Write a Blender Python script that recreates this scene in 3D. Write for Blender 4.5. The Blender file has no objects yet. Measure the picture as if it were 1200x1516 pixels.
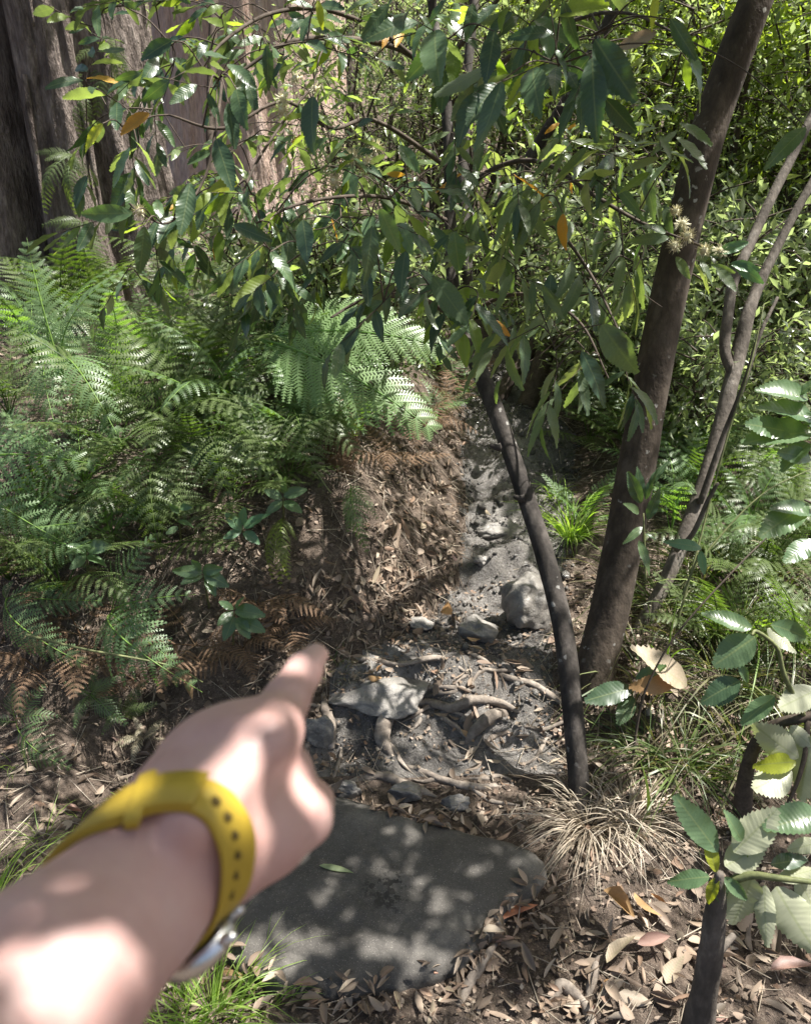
import bpy, math, random
import numpy as np
from mathutils import Matrix, Vector

rng = np.random.default_rng(7)
random.seed(7)
scene = bpy.context.scene
col = scene.collection

# ------------------------------------------------------------------ camera
PITCH = math.radians(25.0)
FPX = 1137.0                      # focal length in pixels of the 1200 x 1516 photograph
CAM = np.array([0.0, 0.0, 1.55])
FWD = np.array([0.0, math.cos(PITCH), -math.sin(PITCH)])
UPV = np.array([0.0, math.sin(PITCH), math.cos(PITCH)])
RGT = np.array([1.0, 0.0, 0.0])
cd = bpy.data.cameras.new("camera")
cam = bpy.data.objects.new("camera", cd)
col.objects.link(cam)
cam.location = CAM
cam.rotation_euler = (math.pi / 2 - PITCH, 0, 0)
cd.sensor_fit = 'VERTICAL'
cd.sensor_height = 24.0
cd.lens = 24.0 * FPX / 1516.0
cd.clip_start = 0.02
cd.clip_end = 400.0
cd.dof.use_dof = True
cd.dof.focus_distance = 2.1
cd.dof.aperture_fstop = 5.8       # a phone's 3 mm pupil
scene.camera = cam

# ------------------------------------------------------------------ light
SUN = np.array([0.42, 0.09, 0.90]); SUN /= np.linalg.norm(SUN)
world = bpy.data.worlds.new("World")
scene.world = world
world.use_nodes = True
wn = world.node_tree.nodes
sky = wn.new("ShaderNodeTexSky")
sky.sky_type = 'NISHITA'
sky.sun_disc = False
sky.sun_elevation = math.asin(SUN[2])
sky.sun_rotation = math.atan2(SUN[0], SUN[1])
world.node_tree.links.new(sky.outputs[0], wn["Background"].inputs[0])
wn["Background"].inputs[1].default_value = 0.066
sky.dust_density = 4.0
sky.ozone_density = 0.4
sl = bpy.data.lights.new("sun", 'SUN')
sl.energy = 5.0
sl.angle = math.radians(0.53)
sl.color = (1.0, 0.965, 0.91)
so = bpy.data.objects.new("sun", sl)
col.objects.link(so)
so.rotation_euler = Vector(SUN).to_track_quat('Z', 'Y').to_euler()

scene.view_settings.view_transform = 'Standard'
scene.view_settings.look = 'None'
scene.view_settings.gamma = 1.0
scene.view_settings.exposure = 1.6
scene.render.engine = 'CYCLES'
cy = scene.cycles
cy.use_denoising = True
cy.max_bounces = 8
cy.diffuse_bounces = 4
cy.transmission_bounces = 4
cy.glossy_bounces = 2
cy.caustics_reflective = False
cy.caustics_refractive = False
cy.sample_clamp_indirect = 6.0


# ------------------------------------------------------------------ helpers
def P(px, py, d):
    return CAM + d * (FWD + (px - 600) / FPX * RGT - (py - 758) / FPX * UPV)


def proj(p):
    q = np.asarray(p) - CAM
    d = q @ FWD
    return 600 + FPX * (q @ RGT) / d, 758 - FPX * (q @ UPV) / d, d


def nrm(v):
    v = np.asarray(v, float)
    return v / (np.linalg.norm(v, axis=-1, keepdims=True) + 1e-12)


def hash2(i, j, s):
    h = np.sin(i * 127.1 + j * 311.7 + s * 74.7) * 43758.5453
    return h - np.floor(h)


def vnoise(x, y, s=0):
    x = np.asarray(x, float); y = np.asarray(y, float)
    i = np.floor(x); j = np.floor(y)
    u = x - i; v = y - j
    u = u * u * (3 - 2 * u); v = v * v * (3 - 2 * v)
    a = hash2(i, j, s); b = hash2(i + 1, j, s); c = hash2(i, j + 1, s); d = hash2(i + 1, j + 1, s)
    return (a + (b - a) * u) * (1 - v) + (c + (d - c) * u) * v - 0.5


def fbm(x, y, s=0, o=4):
    r = 0; a = 1.0
    for k in range(o):
        r = r + a * vnoise(np.asarray(x) * 2 ** k, np.asarray(y) * 2 ** k, s + 13 * k)
        a *= 0.5
    return r


def smooth(a, b, x):
    t = np.clip((x - a) / (b - a), 0, 1)
    return t * t * (3 - 2 * t)


# path profile, centre and half width by distance
_PY = [-5, 0, 1.5, 1.70, 1.80, 1.92, 2.2, 2.28, 2.42, 3.0, 5, 10, 20, 40, 90]
_PZ = [-.05, 0, 0, .01, .08, .125, .16, .21, .25, .34, .58, 1.4, 4.2, 12, 30]
_CY = [-5, 1.04, 1.5, 1.9, 2.1, 2.34, 2.74, 3.0, 3.3, 3.7, 4.3, 5.5, 8]
_CX = [-.1, -.08, .08, .10, .25, .37, .44, .48, .53, .50, .58, .9, 1.2]
_CW = [.45, .42, .38, .33, .21, .185, .20, .23, .25, .21, .19, .15, .1]


def path_d(x, y):
    return np.abs(x - np.interp(y, _CY, _CX)) - np.interp(y, _CY, _CW)


def H(x, y):
    x = np.asarray(x, float); y = np.asarray(y, float)
    z = np.interp(y, _PY, _PZ)
    xc = np.interp(y, _CY, _CX); w = np.interp(y, _CY, _CW)
    dl = (xc - w) - x
    dr = x - (xc + w)
    bl = 0.10 + 0.24 * smooth(1.7, 2.4, y)
    z = z + bl * smooth(-0.03, 0.46, dl) + 0.05 * smooth(0.3, 1.5, dl)
    z = z - 0.12 * smooth(-.35, -.55, x) * smooth(-.95, -.75, x) * smooth(1.35, 1.5, y) * smooth(1.95, 1.7, y)
    z = z + 0.035 * smooth(0, 0.12, dr) - 0.05 * smooth(0.2, 1.2, dr)
    off = smooth(-0.05, 0.08, path_d(x, y))
    rough = 0.35 + 0.65 * off
    z = z + rough * (0.05 * fbm(x * 2.3, y * 2.3, 1, 3) + 0.022 * fbm(x * 9, y * 9, 5, 3))
    step = smooth(1.60, 1.72, y) * smooth(2.12, 1.98, y)
    z = z + step * (0.075 * fbm(x * 6.5, y * 6.5, 9, 4) + .05 * (.25 - np.abs(fbm(x * 11, y * 11, 15, 3))))
    z = z + (1 - off) * smooth(2.1, 2.3, y) * (0.085 * fbm(x * 6, y * 9, 21, 4) + .022 * fbm(x * 26, y * 26, 23, 3) + .045 * (smooth(.80, 1.0, (y * 2.9 + .5 * vnoise(x * 5, y * 2, 33)) % 1.0) - (y * 2.9 + .5 * vnoise(x * 5, y * 2, 33)) % 1.0))
    z = z + smooth(5, 12, y) * 0.8 * fbm(x * .25, y * .25, 31, 3)
    return z


def hz(x, y):
    return float(H(x, y))


def G(px, py):
    d = FWD + (px - 600) / FPX * RGT - (py - 758) / FPX * UPV
    t = np.geomspace(0.6, 40, 700)
    for _ in range(2):
        p = CAM + t[:, None] * d
        below = p[:, 2] < H(p[:, 0], p[:, 1])
        k = int(np.argmax(below)) if below.any() else len(t) - 1
        t = np.linspace(t[max(0, k - 1)], t[k], 24)
    return CAM + t[-1] * d if not below.any() else p[k]


def Gd(px, py):
    p = G(px, py)
    return p, (p - CAM) @ FWD


def mesh(name, V, faces, uv=None, smooth_=True, matidx=None):
    V = np.asarray(V, np.float32)
    if isinstance(faces, np.ndarray):
        faces = [faces]
    faces = [np.asarray(f, np.int32) for f in faces if len(f)]
    me = bpy.data.meshes.new(name)
    me.vertices.add(len(V))
    me.vertices.foreach_set("co", V.ravel())
    idx = np.concatenate([f.ravel() for f in faces])
    tot = np.concatenate([np.full(len(f), f.shape[1], np.int32) for f in faces])
    st = np.concatenate([[0], np.cumsum(tot)[:-1]]).astype(np.int32)
    me.loops.add(len(idx))
    me.loops.foreach_set("vertex_index", idx)
    me.polygons.add(len(tot))
    me.polygons.foreach_set("loop_start", st)
    if smooth_:
        me.polygons.foreach_set("use_smooth", np.ones(len(tot), bool))
    if matidx is not None:
        me.polygons.foreach_set("material_index", np.asarray(matidx, np.int32))
    if uv is not None:
        l = me.uv_layers.new(name="UVMap")
        l.data.foreach_set("uv", np.asarray(uv, np.float32)[idx].ravel())
    me.update(calc_edges=True)
    return me


def link(name, me, mat=None, parent=None, M=None):
    o = bpy.data.objects.new(name, me)
    col.objects.link(o)
    if mat is not None and me is not None and len(me.materials) == 0:
        me.materials.append(mat)
    if M is not None:
        M = Matrix(M)
    if parent is not None:
        o.parent = parent
        if M is not None:
            M = Matrix.Translation(-parent.location) @ M
    if M is not None:
        o.matrix_basis = M
    return o


def tag(o, label, cat, group=None, kind=None):
    if label: o["label"] = label
    if cat: o["category"] = cat
    if group: o["group"] = group
    if kind: o["kind"] = kind
    return o


def thing(name, loc, label, cat, group=None):
    o = bpy.data.objects.new(name, None)
    col.objects.link(o)
    o.empty_display_size = 0.05
    o.location = [float(v) for v in loc]
    return tag(o, label, cat, group)


def build(name, V, faces, mat, parent=None, uv=None, smooth_=True):
    """One mesh object from world coordinates; its origin is its parent's or its own base."""
    V = np.asarray(V, float)
    if parent is not None:
        org = np.array(parent.location)
        if parent.parent is not None:
            org = org + np.array(parent.parent.location)
    else:
        org = np.array([V[:, 0].mean(), V[:, 1].mean(), V[:, 2].min()])
    o = link(name, mesh(name, V - org, faces, uv, smooth_), mat, parent)
    if parent is None:
        o.location = org
    return o


class Acc:
    """Collects geometry that becomes one mesh."""
    def __init__(s):
        s.V = []; s.F = {}; s.n = 0; s.U = []
    def add(s, V, faces, uv=None):
        V = np.asarray(V, float)
        for f in (faces if isinstance(faces, list) else [faces]):
            f = np.asarray(f)
            s.F.setdefault(f.shape[1], []).append(f + s.n)
        s.V.append(V); s.n += len(V)
        s.U.append(np.zeros((len(V), 2)) if uv is None else np.asarray(uv, float))
    def get(s):
        return np.concatenate(s.V), [np.concatenate(v) for v in s.F.values()], np.concatenate(s.U)
    def build(s, name, mat, parent=None):
        V, F, U = s.get()
        return build(name, V, F, mat, parent, U)


def catmull(pts, n):
    pts = np.asarray(pts, float)
    k = len(pts)
    e = np.vstack([2 * pts[0] - pts[1], pts, 2 * pts[-1] - pts[-2]])
    t = np.linspace(0, k - 1 - 1e-6, n)
    i = t.astype(int); f = (t - i)[:, None]
    a, b, c, d = e[i], e[i + 1], e[i + 2], e[i + 3]
    return 0.5 * (2 * b + (c - a) * f + (2 * a - 5 * b + 4 * c - d) * f ** 2 + (3 * b - a - 3 * c + d) * f ** 3)


def tube(pts, radii, n=24, sides=10, rough=0.0, seed=0, cap=True, rscale=6.0):
    """Swept tube through pts with radii; returns V, faces, uv."""
    q = catmull(np.column_stack([np.asarray(pts, float), np.asarray(radii, float)]), n)
    c, r = q[:, :3], q[:, 3]
    tg = nrm(np.gradient(c, axis=0))
    ref = np.array([0.0, -1.0, 0.2]) if abs(tg[:, 1]).mean() < 0.8 else np.array([1.0, 0, 0.1])
    a = nrm(np.cross(tg, ref)); b = np.cross(tg, a)
    th = np.linspace(0, 2 * math.pi, sides, endpoint=False)
    L = np.concatenate([[0], np.cumsum(np.linalg.norm(np.diff(c, axis=0), axis=1))])
    rr = np.repeat(r[:, None], sides, 1)
    if rough:
        A, B = np.meshgrid(th, L)
        rr = rr * (1 + rough * (fbm(np.cos(A) * 1.4 + 10, B * rscale + np.sin(A) * 1.4, seed, 3)))
    V = c[:, None, :] + rr[..., None] * (np.cos(th)[None, :, None] * a[:, None, :] + np.sin(th)[None, :, None] * b[:, None, :])
    V = V.reshape(-1, 3)
    i = np.arange(n - 1)[:, None] * sides; j = np.arange(sides)[None, :]; j2 = (j + 1) % sides
    F = np.stack([i + j, i + j2, i + sides + j2, i + sides + j], -1).reshape(-1, 4)
    uv = np.stack([np.tile(th / (2 * math.pi), n), np.repeat(L, sides)], -1)
    faces = [F]
    if cap:
        V = np.vstack([V, c[0] - tg[0] * r[0] * .3, c[-1] + tg[-1] * r[-1] * .5])
        uv = np.vstack([uv, [0.5, 0], [0.5, L[-1]]])
        jj = np.arange(sides); k0 = n * sides
        faces.append(np.stack([np.full(sides, k0), (jj + 1) % sides, jj], -1))
        o = (n - 1) * sides
        faces.append(np.stack([np.full(sides, k0 + 1), o + jj, o + (jj + 1) % sides], -1))
    return V, faces, uv


# ------------------------------------------------------------------ materials
class NT:
    def __init__(s, name):
        s.m = bpy.data.materials.new(name)
        s.m.use_nodes = True
        s.t = s.m.node_tree
        s.n = s.t.nodes
        s.b = s.n["Principled BSDF"]
        s.out = s.n["Material Output"]
    def new(s, typ, **kw):
        nd = s.n.new(typ)
        for k, v in kw.items():
            setattr(nd, k, v)
        return nd
    def set(s, sock, v):
        if hasattr(v, "is_linked") or isinstance(v, bpy.types.NodeSocket):
            s.t.links.new(v, sock)
        elif isinstance(v, (tuple, list)) and len(v) == 3 and sock.type == 'RGBA':
            sock.default_value = (*v, 1)
        else:
            sock.default_value = v
    def mix(s, f, a, b, mode='MIX'):
        nd = s.new("ShaderNodeMix", data_type='RGBA', blend_type=mode)
        s.set(nd.inputs[0], f); s.set(nd.inputs[6], a); s.set(nd.inputs[7], b)
        return nd.outputs[2]
    def math(s, op, a, b=0.0, c=0.0):
        nd = s.new("ShaderNodeMath", operation=op)
        s.set(nd.inputs[0], a); s.set(nd.inputs[1], b); s.set(nd.inputs[2], c)
        return nd.outputs[0]
    def noise(s, scale, detail=4, rough=.55, coord='Object', stretch=None, w=None):
        tc = s.new("ShaderNodeTexCoord")
        v = tc.outputs[coord]
        if stretch:
            mp = s.new("ShaderNodeMapping")
            mp.inputs['Scale'].default_value = stretch
            s.t.links.new(v, mp.inputs[0]); v = mp.outputs[0]
        nd = s.new("ShaderNodeTexNoise")
        nd.inputs['Scale'].default_value = scale
        nd.inputs['Detail'].default_value = detail
        nd.inputs['Roughness'].default_value = rough
        s.t.links.new(v, nd.inputs['Vector'])
        return nd.outputs[0]
    def ramp(s, f, stops):
        nd = s.new("ShaderNodeValToRGB")
        el = nd.color_ramp.elements
        while len(el) < len(stops):
            el.new(0.5)
        for e, (p, c) in zip(el, stops):
            e.position = p
            e.color = (*c, 1) if len(c) == 3 else c
        s.set(nd.inputs[0], f)
        return nd.outputs[0]
    def range(s, f, a, b, c=0.0, d=1.0):
        nd = s.new("ShaderNodeMapRange")
        s.set(nd.inputs[0], f)
        for k, v in zip((1, 2, 3, 4), (a, b, c, d)):
            nd.inputs[k].default_value = v
        return nd.outputs[0]
    def bump(s, h, strength=.5, dist=.01):
        nd = s.new("ShaderNodeBump")
        nd.inputs['Strength'].default_value = strength
        nd.inputs['Distance'].default_value = dist
        s.set(nd.inputs['Height'], h)
        s.t.links.new(nd.outputs[0], s.b.inputs['Normal'])
        return nd.outputs[0]
    def base(s, c): s.set(s.b.inputs['Base Color'], c)
    def rough(s, r): s.set(s.b.inputs['Roughness'], r)


def leaf_mat(name, cols, back=None, rough=.42, transl=.4, tcol=None, veins=0.0, tgain=1.0, spec=.5):
    """Two-sided leaf: colour varies leaf by leaf, the underside has its own colour."""
    m = NT(name)
    oi = m.new("ShaderNodeObjectInfo"); ge = m.new("ShaderNodeNewGeometry")
    r = m.math('FRACT', m.math('ADD', oi.outputs['Random'], ge.outputs['Random Per Island']))
    k = len(cols)
    c = m.ramp(r, [(i / max(1, k - 1), q) for i, q in enumerate(cols)])
    n = m.noise(35, 3)
    c = m.mix(m.range(n, .3, .7, 0, .45), c, m.mix(1.0, c, (.55, .6, .5), 'MULTIPLY'))
    if back:
        c = m.mix(ge.outputs['Backfacing'], c, back)
    if veins:
        uv = m.new("ShaderNodeUVMap"); sp = m.new("ShaderNodeSeparateXYZ")
        m.t.links.new(uv.outputs[0], sp.inputs[0])
        au = m.math('ABSOLUTE', sp.outputs[0])
        mid = m.range(au, .03, .09, 1, 0)
        ph = m.math('SUBTRACT', sp.outputs[1], m.math('MULTIPLY', au, .13))
        st = m.math('SINE', m.math('MULTIPLY', ph, 6.283 * 13))
        side = m.range(st, .88, 1.0, 0, .22)
        vn = m.math('MAXIMUM', mid, side)
        c = m.mix(m.math('MULTIPLY', vn, veins), c, (.20, .23, .10))
        bp = m.bump(st, .15, .0006)
    m.base(c); m.rough(rough)
    m.b.inputs['Specular IOR Level'].default_value = spec
    tr = m.new("ShaderNodeBsdfTranslucent")
    tc = m.mix(1.0, c, tcol or (2.6, 2.9, .9), 'MULTIPLY')
    g = m.mix(.0, tc, tc)
    m.t.links.new(g, tr.inputs[0])
    ms = m.new("ShaderNodeMixShader")
    ms.inputs[0].default_value = transl
    m.t.links.new(m.b.outputs[0], ms.inputs[1]); m.t.links.new(tr.outputs[0], ms.inputs[2])
    m.t.links.new(ms.outputs[0], m.out.inputs[0])
    return m.m


def bark_mat(name, stops, scale=9, stretch=(1, 1, .25), bump=.6, dist=.01, spots=None, rough=.85):
    m = NT(name)
    n = m.noise(scale, 6, .65, stretch=stretch)
    c = m.ramp(n, stops)
    n2 = m.noise(scale * 5, 4, .6, stretch=stretch)
    c = m.mix(m.range(n2, .35, .65, 0, .6), c, m.mix(1.0, c, (.45, .45, .47), 'MULTIPLY'))
    if spots:
        tc = m.new("ShaderNodeTexCoord"); v = m.new("ShaderNodeTexVoronoi")
        v.inputs['Scale'].default_value = 34
        v.inputs['Randomness'].default_value = 1
        m.t.links.new(tc.outputs['Object'], v.inputs['Vector'])
        s = m.range(m.math('ADD', v.outputs['Distance'], m.range(m.noise(75, 4), .3, .7, -.22, .22)), .10, .20, 1, 0)
        s = m.math('MULTIPLY', s, m.range(m.noise(6, 3), .46, .58, 0, .75))
        c = m.mix(s, c, spots)
    m.base(c); m.rough(rough)
    m.b.inputs['Specular IOR Level'].default_value = .25
    m.bump(m.math('ADD', n, m.math('MULTIPLY', n2, .5)), bump, dist)
    return m.m


M = {}
# soil
m = NT("soil")
a = m.noise(6, 8, .62); b = m.noise(55, 6, .7); c3 = m.noise(230, 3, .7)
c = m.ramp(a, [(.25, (.075, .058, .045)), (.5, (.16, .122, .094)), (.75, (.26, .205, .165))])
c = m.mix(m.range(b, .38, .62, 0, .75), c, m.mix(1.0, c, (.32, .31, .32), 'MULTIPLY'))
c = m.mix(m.range(c3, .56, .68, 0, .55), c, (.36, .30, .24))
m.base(c); m.rough(.95); m.b.inputs['Specular IOR Level'].default_value = .2
m.bump(m.math('ADD', b, m.math('MULTIPLY', c3, .6)), 1.0, .018)
M['soil'] = m.m
# path mud, wet in patches
m = NT("path_mud")
a = m.noise(3.2, 7, .6); b = m.noise(40, 6, .72); c3 = m.noise(190, 3, .75); w = m.noise(5, 5, .6)
c = m.ramp(a, [(.28, (.065, .060, .054)), (.5, (.17, .157, .142)), (.72, (.34, .318, .29))])
c = m.mix(m.range(b, .36, .64, 0, .7), c, m.mix(1.0, c, (.36, .35, .36), 'MULTIPLY'))
c = m.mix(m.range(c3, .58, .7, 0, .5), c, (.50, .47, .43))
m.base(c)
m.rough(m.math('MULTIPLY', m.range(w, .48, .72, .20, .7), m.range(c3, .42, .60, .95, .4))); m.b.inputs['Specular IOR Level'].default_value = .5
m.bump(m.math('ADD', b, m.math('MULTIPLY', c3, .7)), 1.0, .012)
M['mud'] = m.m
# stone slab: dark stone, a film of dried mud and a few wet marks
m = NT("slab_stone")
a = m.noise(4.5, 6, .6); b = m.noise(120, 4, .75); c3 = m.noise(420, 2, .7)
c = m.ramp(a, [(.3, (.040, .036, .031)), (.55, (.082, .075, .066)), (.75, (.15, .139, .123))])
c = m.mix(m.range(b, .42, .66, 0, .45), c, m.mix(1.0, c, (.5, .5, .5), 'MULTIPLY'))
c = m.mix(m.range(c3, .62, .70, 0, .6), c, (.34, .31, .27))
tc = m.new("ShaderNodeTexCoord"); vm = m.new("ShaderNodeVectorMath", operation='DISTANCE')
m.t.links.new(tc.outputs['Object'], vm.inputs[0])
SLAB_MARK = vm.inputs[1]
blot = m.math('MULTIPLY', m.range(m.noise(45, 4, .6), .50, .54), m.range(vm.outputs['Value'], .04, .075, 1, 0))
c = m.mix(m.math('MULTIPLY', blot, .85), c, (.018, .016, .014))
m.base(c); m.rough(m.range(a, .3, .7, .62, .85)); m.b.inputs['Specular IOR Level'].default_value = .35
m.bump(m.math('ADD', m.noise(22, 6, .7), m.math('MULTIPLY', b, .35)), .5, .008)
M['slab'] = m.m
# rocks
m = NT("wet_rock")
a = m.noise(14, 7, .65); b = m.noise(150, 3, .7)
c = m.ramp(a, [(.3, (.085, .078, .072)), (.55, (.20, .185, .165)), (.75, (.32, .295, .27))])
c = m.mix(m.range(b, .5, .7, 0, .4), c, (.30, .28, .25))
m.base(c); m.rough(m.range(m.noise(9, 4), .4, .6, .28, .75))
m.bump(m.math('ADD', a, m.math('MULTIPLY', b, .3)), .8, .012)
M['rock'] = m.m
M['root'] = bark_mat("root_bark", [(.3, (.13, .105, .085)), (.55, (.26, .22, .18)), (.75, (.40, .35, .30))], 18, (1, 1, 1), .7, .006)
M['bark_right'] = bark_mat("smooth_spotted_bark", [(.3, (.036, .027, .020)), (.5, (.075, .058, .044)), (.72, (.145, .118, .094))], 11, (1, 1, .55), .6, .010, spots=(.42, .41, .38))
M['bark_slender'] = bark_mat("slender_bark", [(.3, (.022, .019, .016)), (.52, (.048, .041, .035)), (.74, (.115, .10, .088))], 17, (1, 1, .4), .6, .007, spots=(.27, .26, .24))
M['bark_grey'] = bark_mat("grey_bark", [(.3, (.06, .05, .04)), (.55, (.135, .115, .095)), (.78, (.29, .26, .225))], 16, (1, 1, .4), .8, .008)
M['bark_fibrous'] = bark_mat("fibrous_bark", [(.30, (.060, .045, .038)), (.5, (.20, .16, .138)), (.72, (.42, .355, .31))], 9, (2.4, 2.4, .62), 1.0, .05)
M['bark_pink'] = bark_mat("pink_smooth_bark", [(.3, (.42, .28, .22)), (.46, (.66, .49, .40)), (.58, (.58, .45, .39)), (.75, (.78, .65, .57))], 7, (2.0, 2.0, .35), 1.0, .05)
M['twig'] = bark_mat("twig_bark", [(.3, (.045, .035, .028)), (.7, (.12, .092, .07))], 30, (1, 1, 1), .3, .002)
M['stem_green'] = bark_mat("green_stem", [(.3, (.10, .12, .05)), (.7, (.20, .21, .09))], 30, (1, 1, 1), .2, .002, rough=.6)
M['fern_stalk'] = M['stem_green']

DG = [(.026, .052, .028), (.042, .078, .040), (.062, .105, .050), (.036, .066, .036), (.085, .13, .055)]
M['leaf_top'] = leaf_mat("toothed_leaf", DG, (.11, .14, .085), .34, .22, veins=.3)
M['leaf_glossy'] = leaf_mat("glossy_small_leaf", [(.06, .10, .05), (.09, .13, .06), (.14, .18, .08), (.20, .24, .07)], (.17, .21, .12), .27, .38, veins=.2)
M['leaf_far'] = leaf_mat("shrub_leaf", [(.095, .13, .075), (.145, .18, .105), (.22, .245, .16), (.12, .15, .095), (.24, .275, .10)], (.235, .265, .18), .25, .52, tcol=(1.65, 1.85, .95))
M['leaf_bright'] = leaf_mat("bright_leaf", [(.11, .17, .030), (.16, .22, .035), (.20, .26, .045)], (.19, .24, .07), .45, .5, tcol=(2.2, 2.3, .7), veins=.3)
M['leaf_narrow'] = leaf_mat("narrow_leaf", [(.074, .111, .061), (.101, .135, .070), (.135, .169, .095), (.068, .101, .061)], (.16, .18, .11), .40, .35, veins=.25)
M['leaf_pale'] = leaf_mat("pale_back_leaf", [(.10, .19, .10), (.14, .24, .13)], (.32, .33, .23), .38, .25, tcol=(1.6, 1.8, .7), veins=.45)
M['leaf_mint'] = leaf_mat("shiny_green_leaf", [(.075, .13, .060), (.11, .17, .085), (.09, .14, .075)], (.20, .24, .14), .28, .28, veins=.4)
M['leaf_yellow'] = leaf_mat("yellow_green_leaf", [(.30, .33, .035), (.40, .42, .05)], (.34, .36, .08), .42, .5, tcol=(1.6, 1.7, .6), veins=.4)
M['leaf_orange'] = leaf_mat("orange_dying_leaf", [(.45, .22, .03), (.50, .30, .05)], (.42, .25, .06), .5, .4, tcol=(1.5, 1.3, .6), veins=.3)
M['fern'] = leaf_mat("fern_green", [(.052, .095, .020), (.078, .13, .028), (.115, .165, .038), (.046, .082, .022)], (.10, .135, .05), .42, .38, tcol=(2.2, 2.4, .8), spec=.45)  # darker fern green, shade put into the colour
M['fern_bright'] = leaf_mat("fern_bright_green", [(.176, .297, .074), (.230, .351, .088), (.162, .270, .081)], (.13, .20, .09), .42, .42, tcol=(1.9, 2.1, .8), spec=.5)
M['fern_sunny'] = leaf_mat("fern_sunny_green", [(.19, .31, .10), (.22, .35, .12)], (.19, .28, .12), .38, .38, tcol=(1.7, 1.9, .8), spec=.5)  # paler fern green with sunlight put into the colour
M['fern_dead'] = leaf_mat("fern_dead_brown", [(.11, .068, .042), (.17, .108, .068), (.24, .165, .105), (.15, .085, .05)], (.17, .11, .07), .75, .25, tcol=(1.5, 1.3, .9), spec=.2)
M['litter'] = leaf_mat("dead_leaf", [(.125, .092, .068), (.27, .205, .155), (.17, .12, .088), (.38, .31, .245), (.22, .14, .095), (.10, .08, .062), (.31, .23, .18)], (.26, .215, .175), .62, .12, tcol=(1.4, 1.2, 1), spec=.3)
M['litter_red'] = leaf_mat("red_dead_leaf", [(.36, .12, .07), (.42, .19, .10)], (.34, .17, .12), .5, .2, tcol=(1.4, 1, .8))
M['litter_orange'] = leaf_mat("orange_dead_leaf", [(.36, .20, .09), (.40, .26, .13)], (.34, .23, .13), .5, .2, tcol=(1.4, 1.1, .8))
M['litter_pink'] = leaf_mat("pink_dead_leaf", [(.32, .19, .155), (.37, .245, .205)], (.32, .22, .18), .5, .2, tcol=(1.4, 1, .9))
M['litter_tan'] = leaf_mat("tan_dead_leaf", [(.36, .29, .205), (.32, .25, .18)], (.36, .30, .225), .55, .2, tcol=(1.3, 1.1, .9), veins=.3)
M['litter_green'] = leaf_mat("green_fallen_leaf", [(.20, .25, .13), (.24, .28, .15)], (.24, .27, .17), .5, .25)
M['grass'] = leaf_mat("grass_green", [(.156, .260, .046), (.221, .325, .065), (.286, .364, .091), (.117, .208, .046)], None, .45, .45, tcol=(2.0, 2.2, .7))
M['grass_dark'] = leaf_mat("sedge_green", [(.05, .085, .025), (.085, .125, .038), (.12, .16, .05), (.19, .165, .10), (.07, .11, .03), (.26, .22, .15)], None, .42, .32, tcol=(1.8, 1.9, .8))
M['grass_dry'] = leaf_mat("grass_dry", [(.345, .282, .213), (.460, .391, .310), (.276, .218, .161), (.529, .460, .380)], None, .7, .2, tcol=(1.3, 1.2, 1))
m = NT("cream_flower"); m.base((.62, .58, .40)); m.rough(.8); M['flower'] = m.m


# ------------------------------------------------------------------ ground and path
def axis(segs):
    out = []
    for a, b, s in segs:
        out += list(np.arange(a, b, s))
    out.append(segs[-1][1])
    return np.array(out)


gx = axis([(-60, -20, 4), (-20, -6, 1), (-6, -2.4, .2), (-2.4, -1.2, .05), (-1.2, 1.2, .0135), (1.2, 2.4, .05), (2.4, 6, .2), (6, 20, 1), (20, 60, 4)])
gy = axis([(-12, -2, 1), (-2, .4, .2), (.4, .9, .05), (.9, 3.1, .0125), (3.1, 4.4, .03), (4.4, 8, .12), (8, 20, .6), (20, 90, 4)])
X, Yg = np.meshgrid(gx, gy)
Zg = H(X, Yg)
fine = smooth(1.5, 1.2, np.abs(X)) * smooth(.6, .9, Yg) * smooth(4.4, 3.2, Yg)
Zg = Zg + fine * .007 * fbm(X * 38, Yg * 38, 41, 3)
V = np.stack([X, Yg, Zg], -1).reshape(-1, 3)
nx, ny = len(gx), len(gy)
i = (np.arange(ny - 1)[:, None] * nx + np.arange(nx - 1)[None, :]).ravel()
Q = np.stack([i, i + 1, i + nx + 1, i + nx], -1)
cx = V[Q].mean(1)
inp = (path_d(cx[:, 0], cx[:, 1]) + .05 * fbm(cx[:, 0] * 9, cx[:, 1] * 9, 3, 3) < 0) & (cx[:, 1] > 1.6) & (cx[:, 1] < 5.2)


def sub(Q):
    u, inv = np.unique(Q, return_inverse=True)
    return V[u], inv.reshape(-1, 4)


for nm, sel, mt, lb in (("ground", ~inp, 'soil', "brown earth floor of the forest gully with a bank"),
                        ("path", inp, 'mud', "narrow grey muddy walking track climbing between the ferns")):
    v, f = sub(Q[sel])
    o = link(nm, mesh(nm, v, f), M[mt])
    tag(o, lb, nm, kind="structure")


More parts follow.
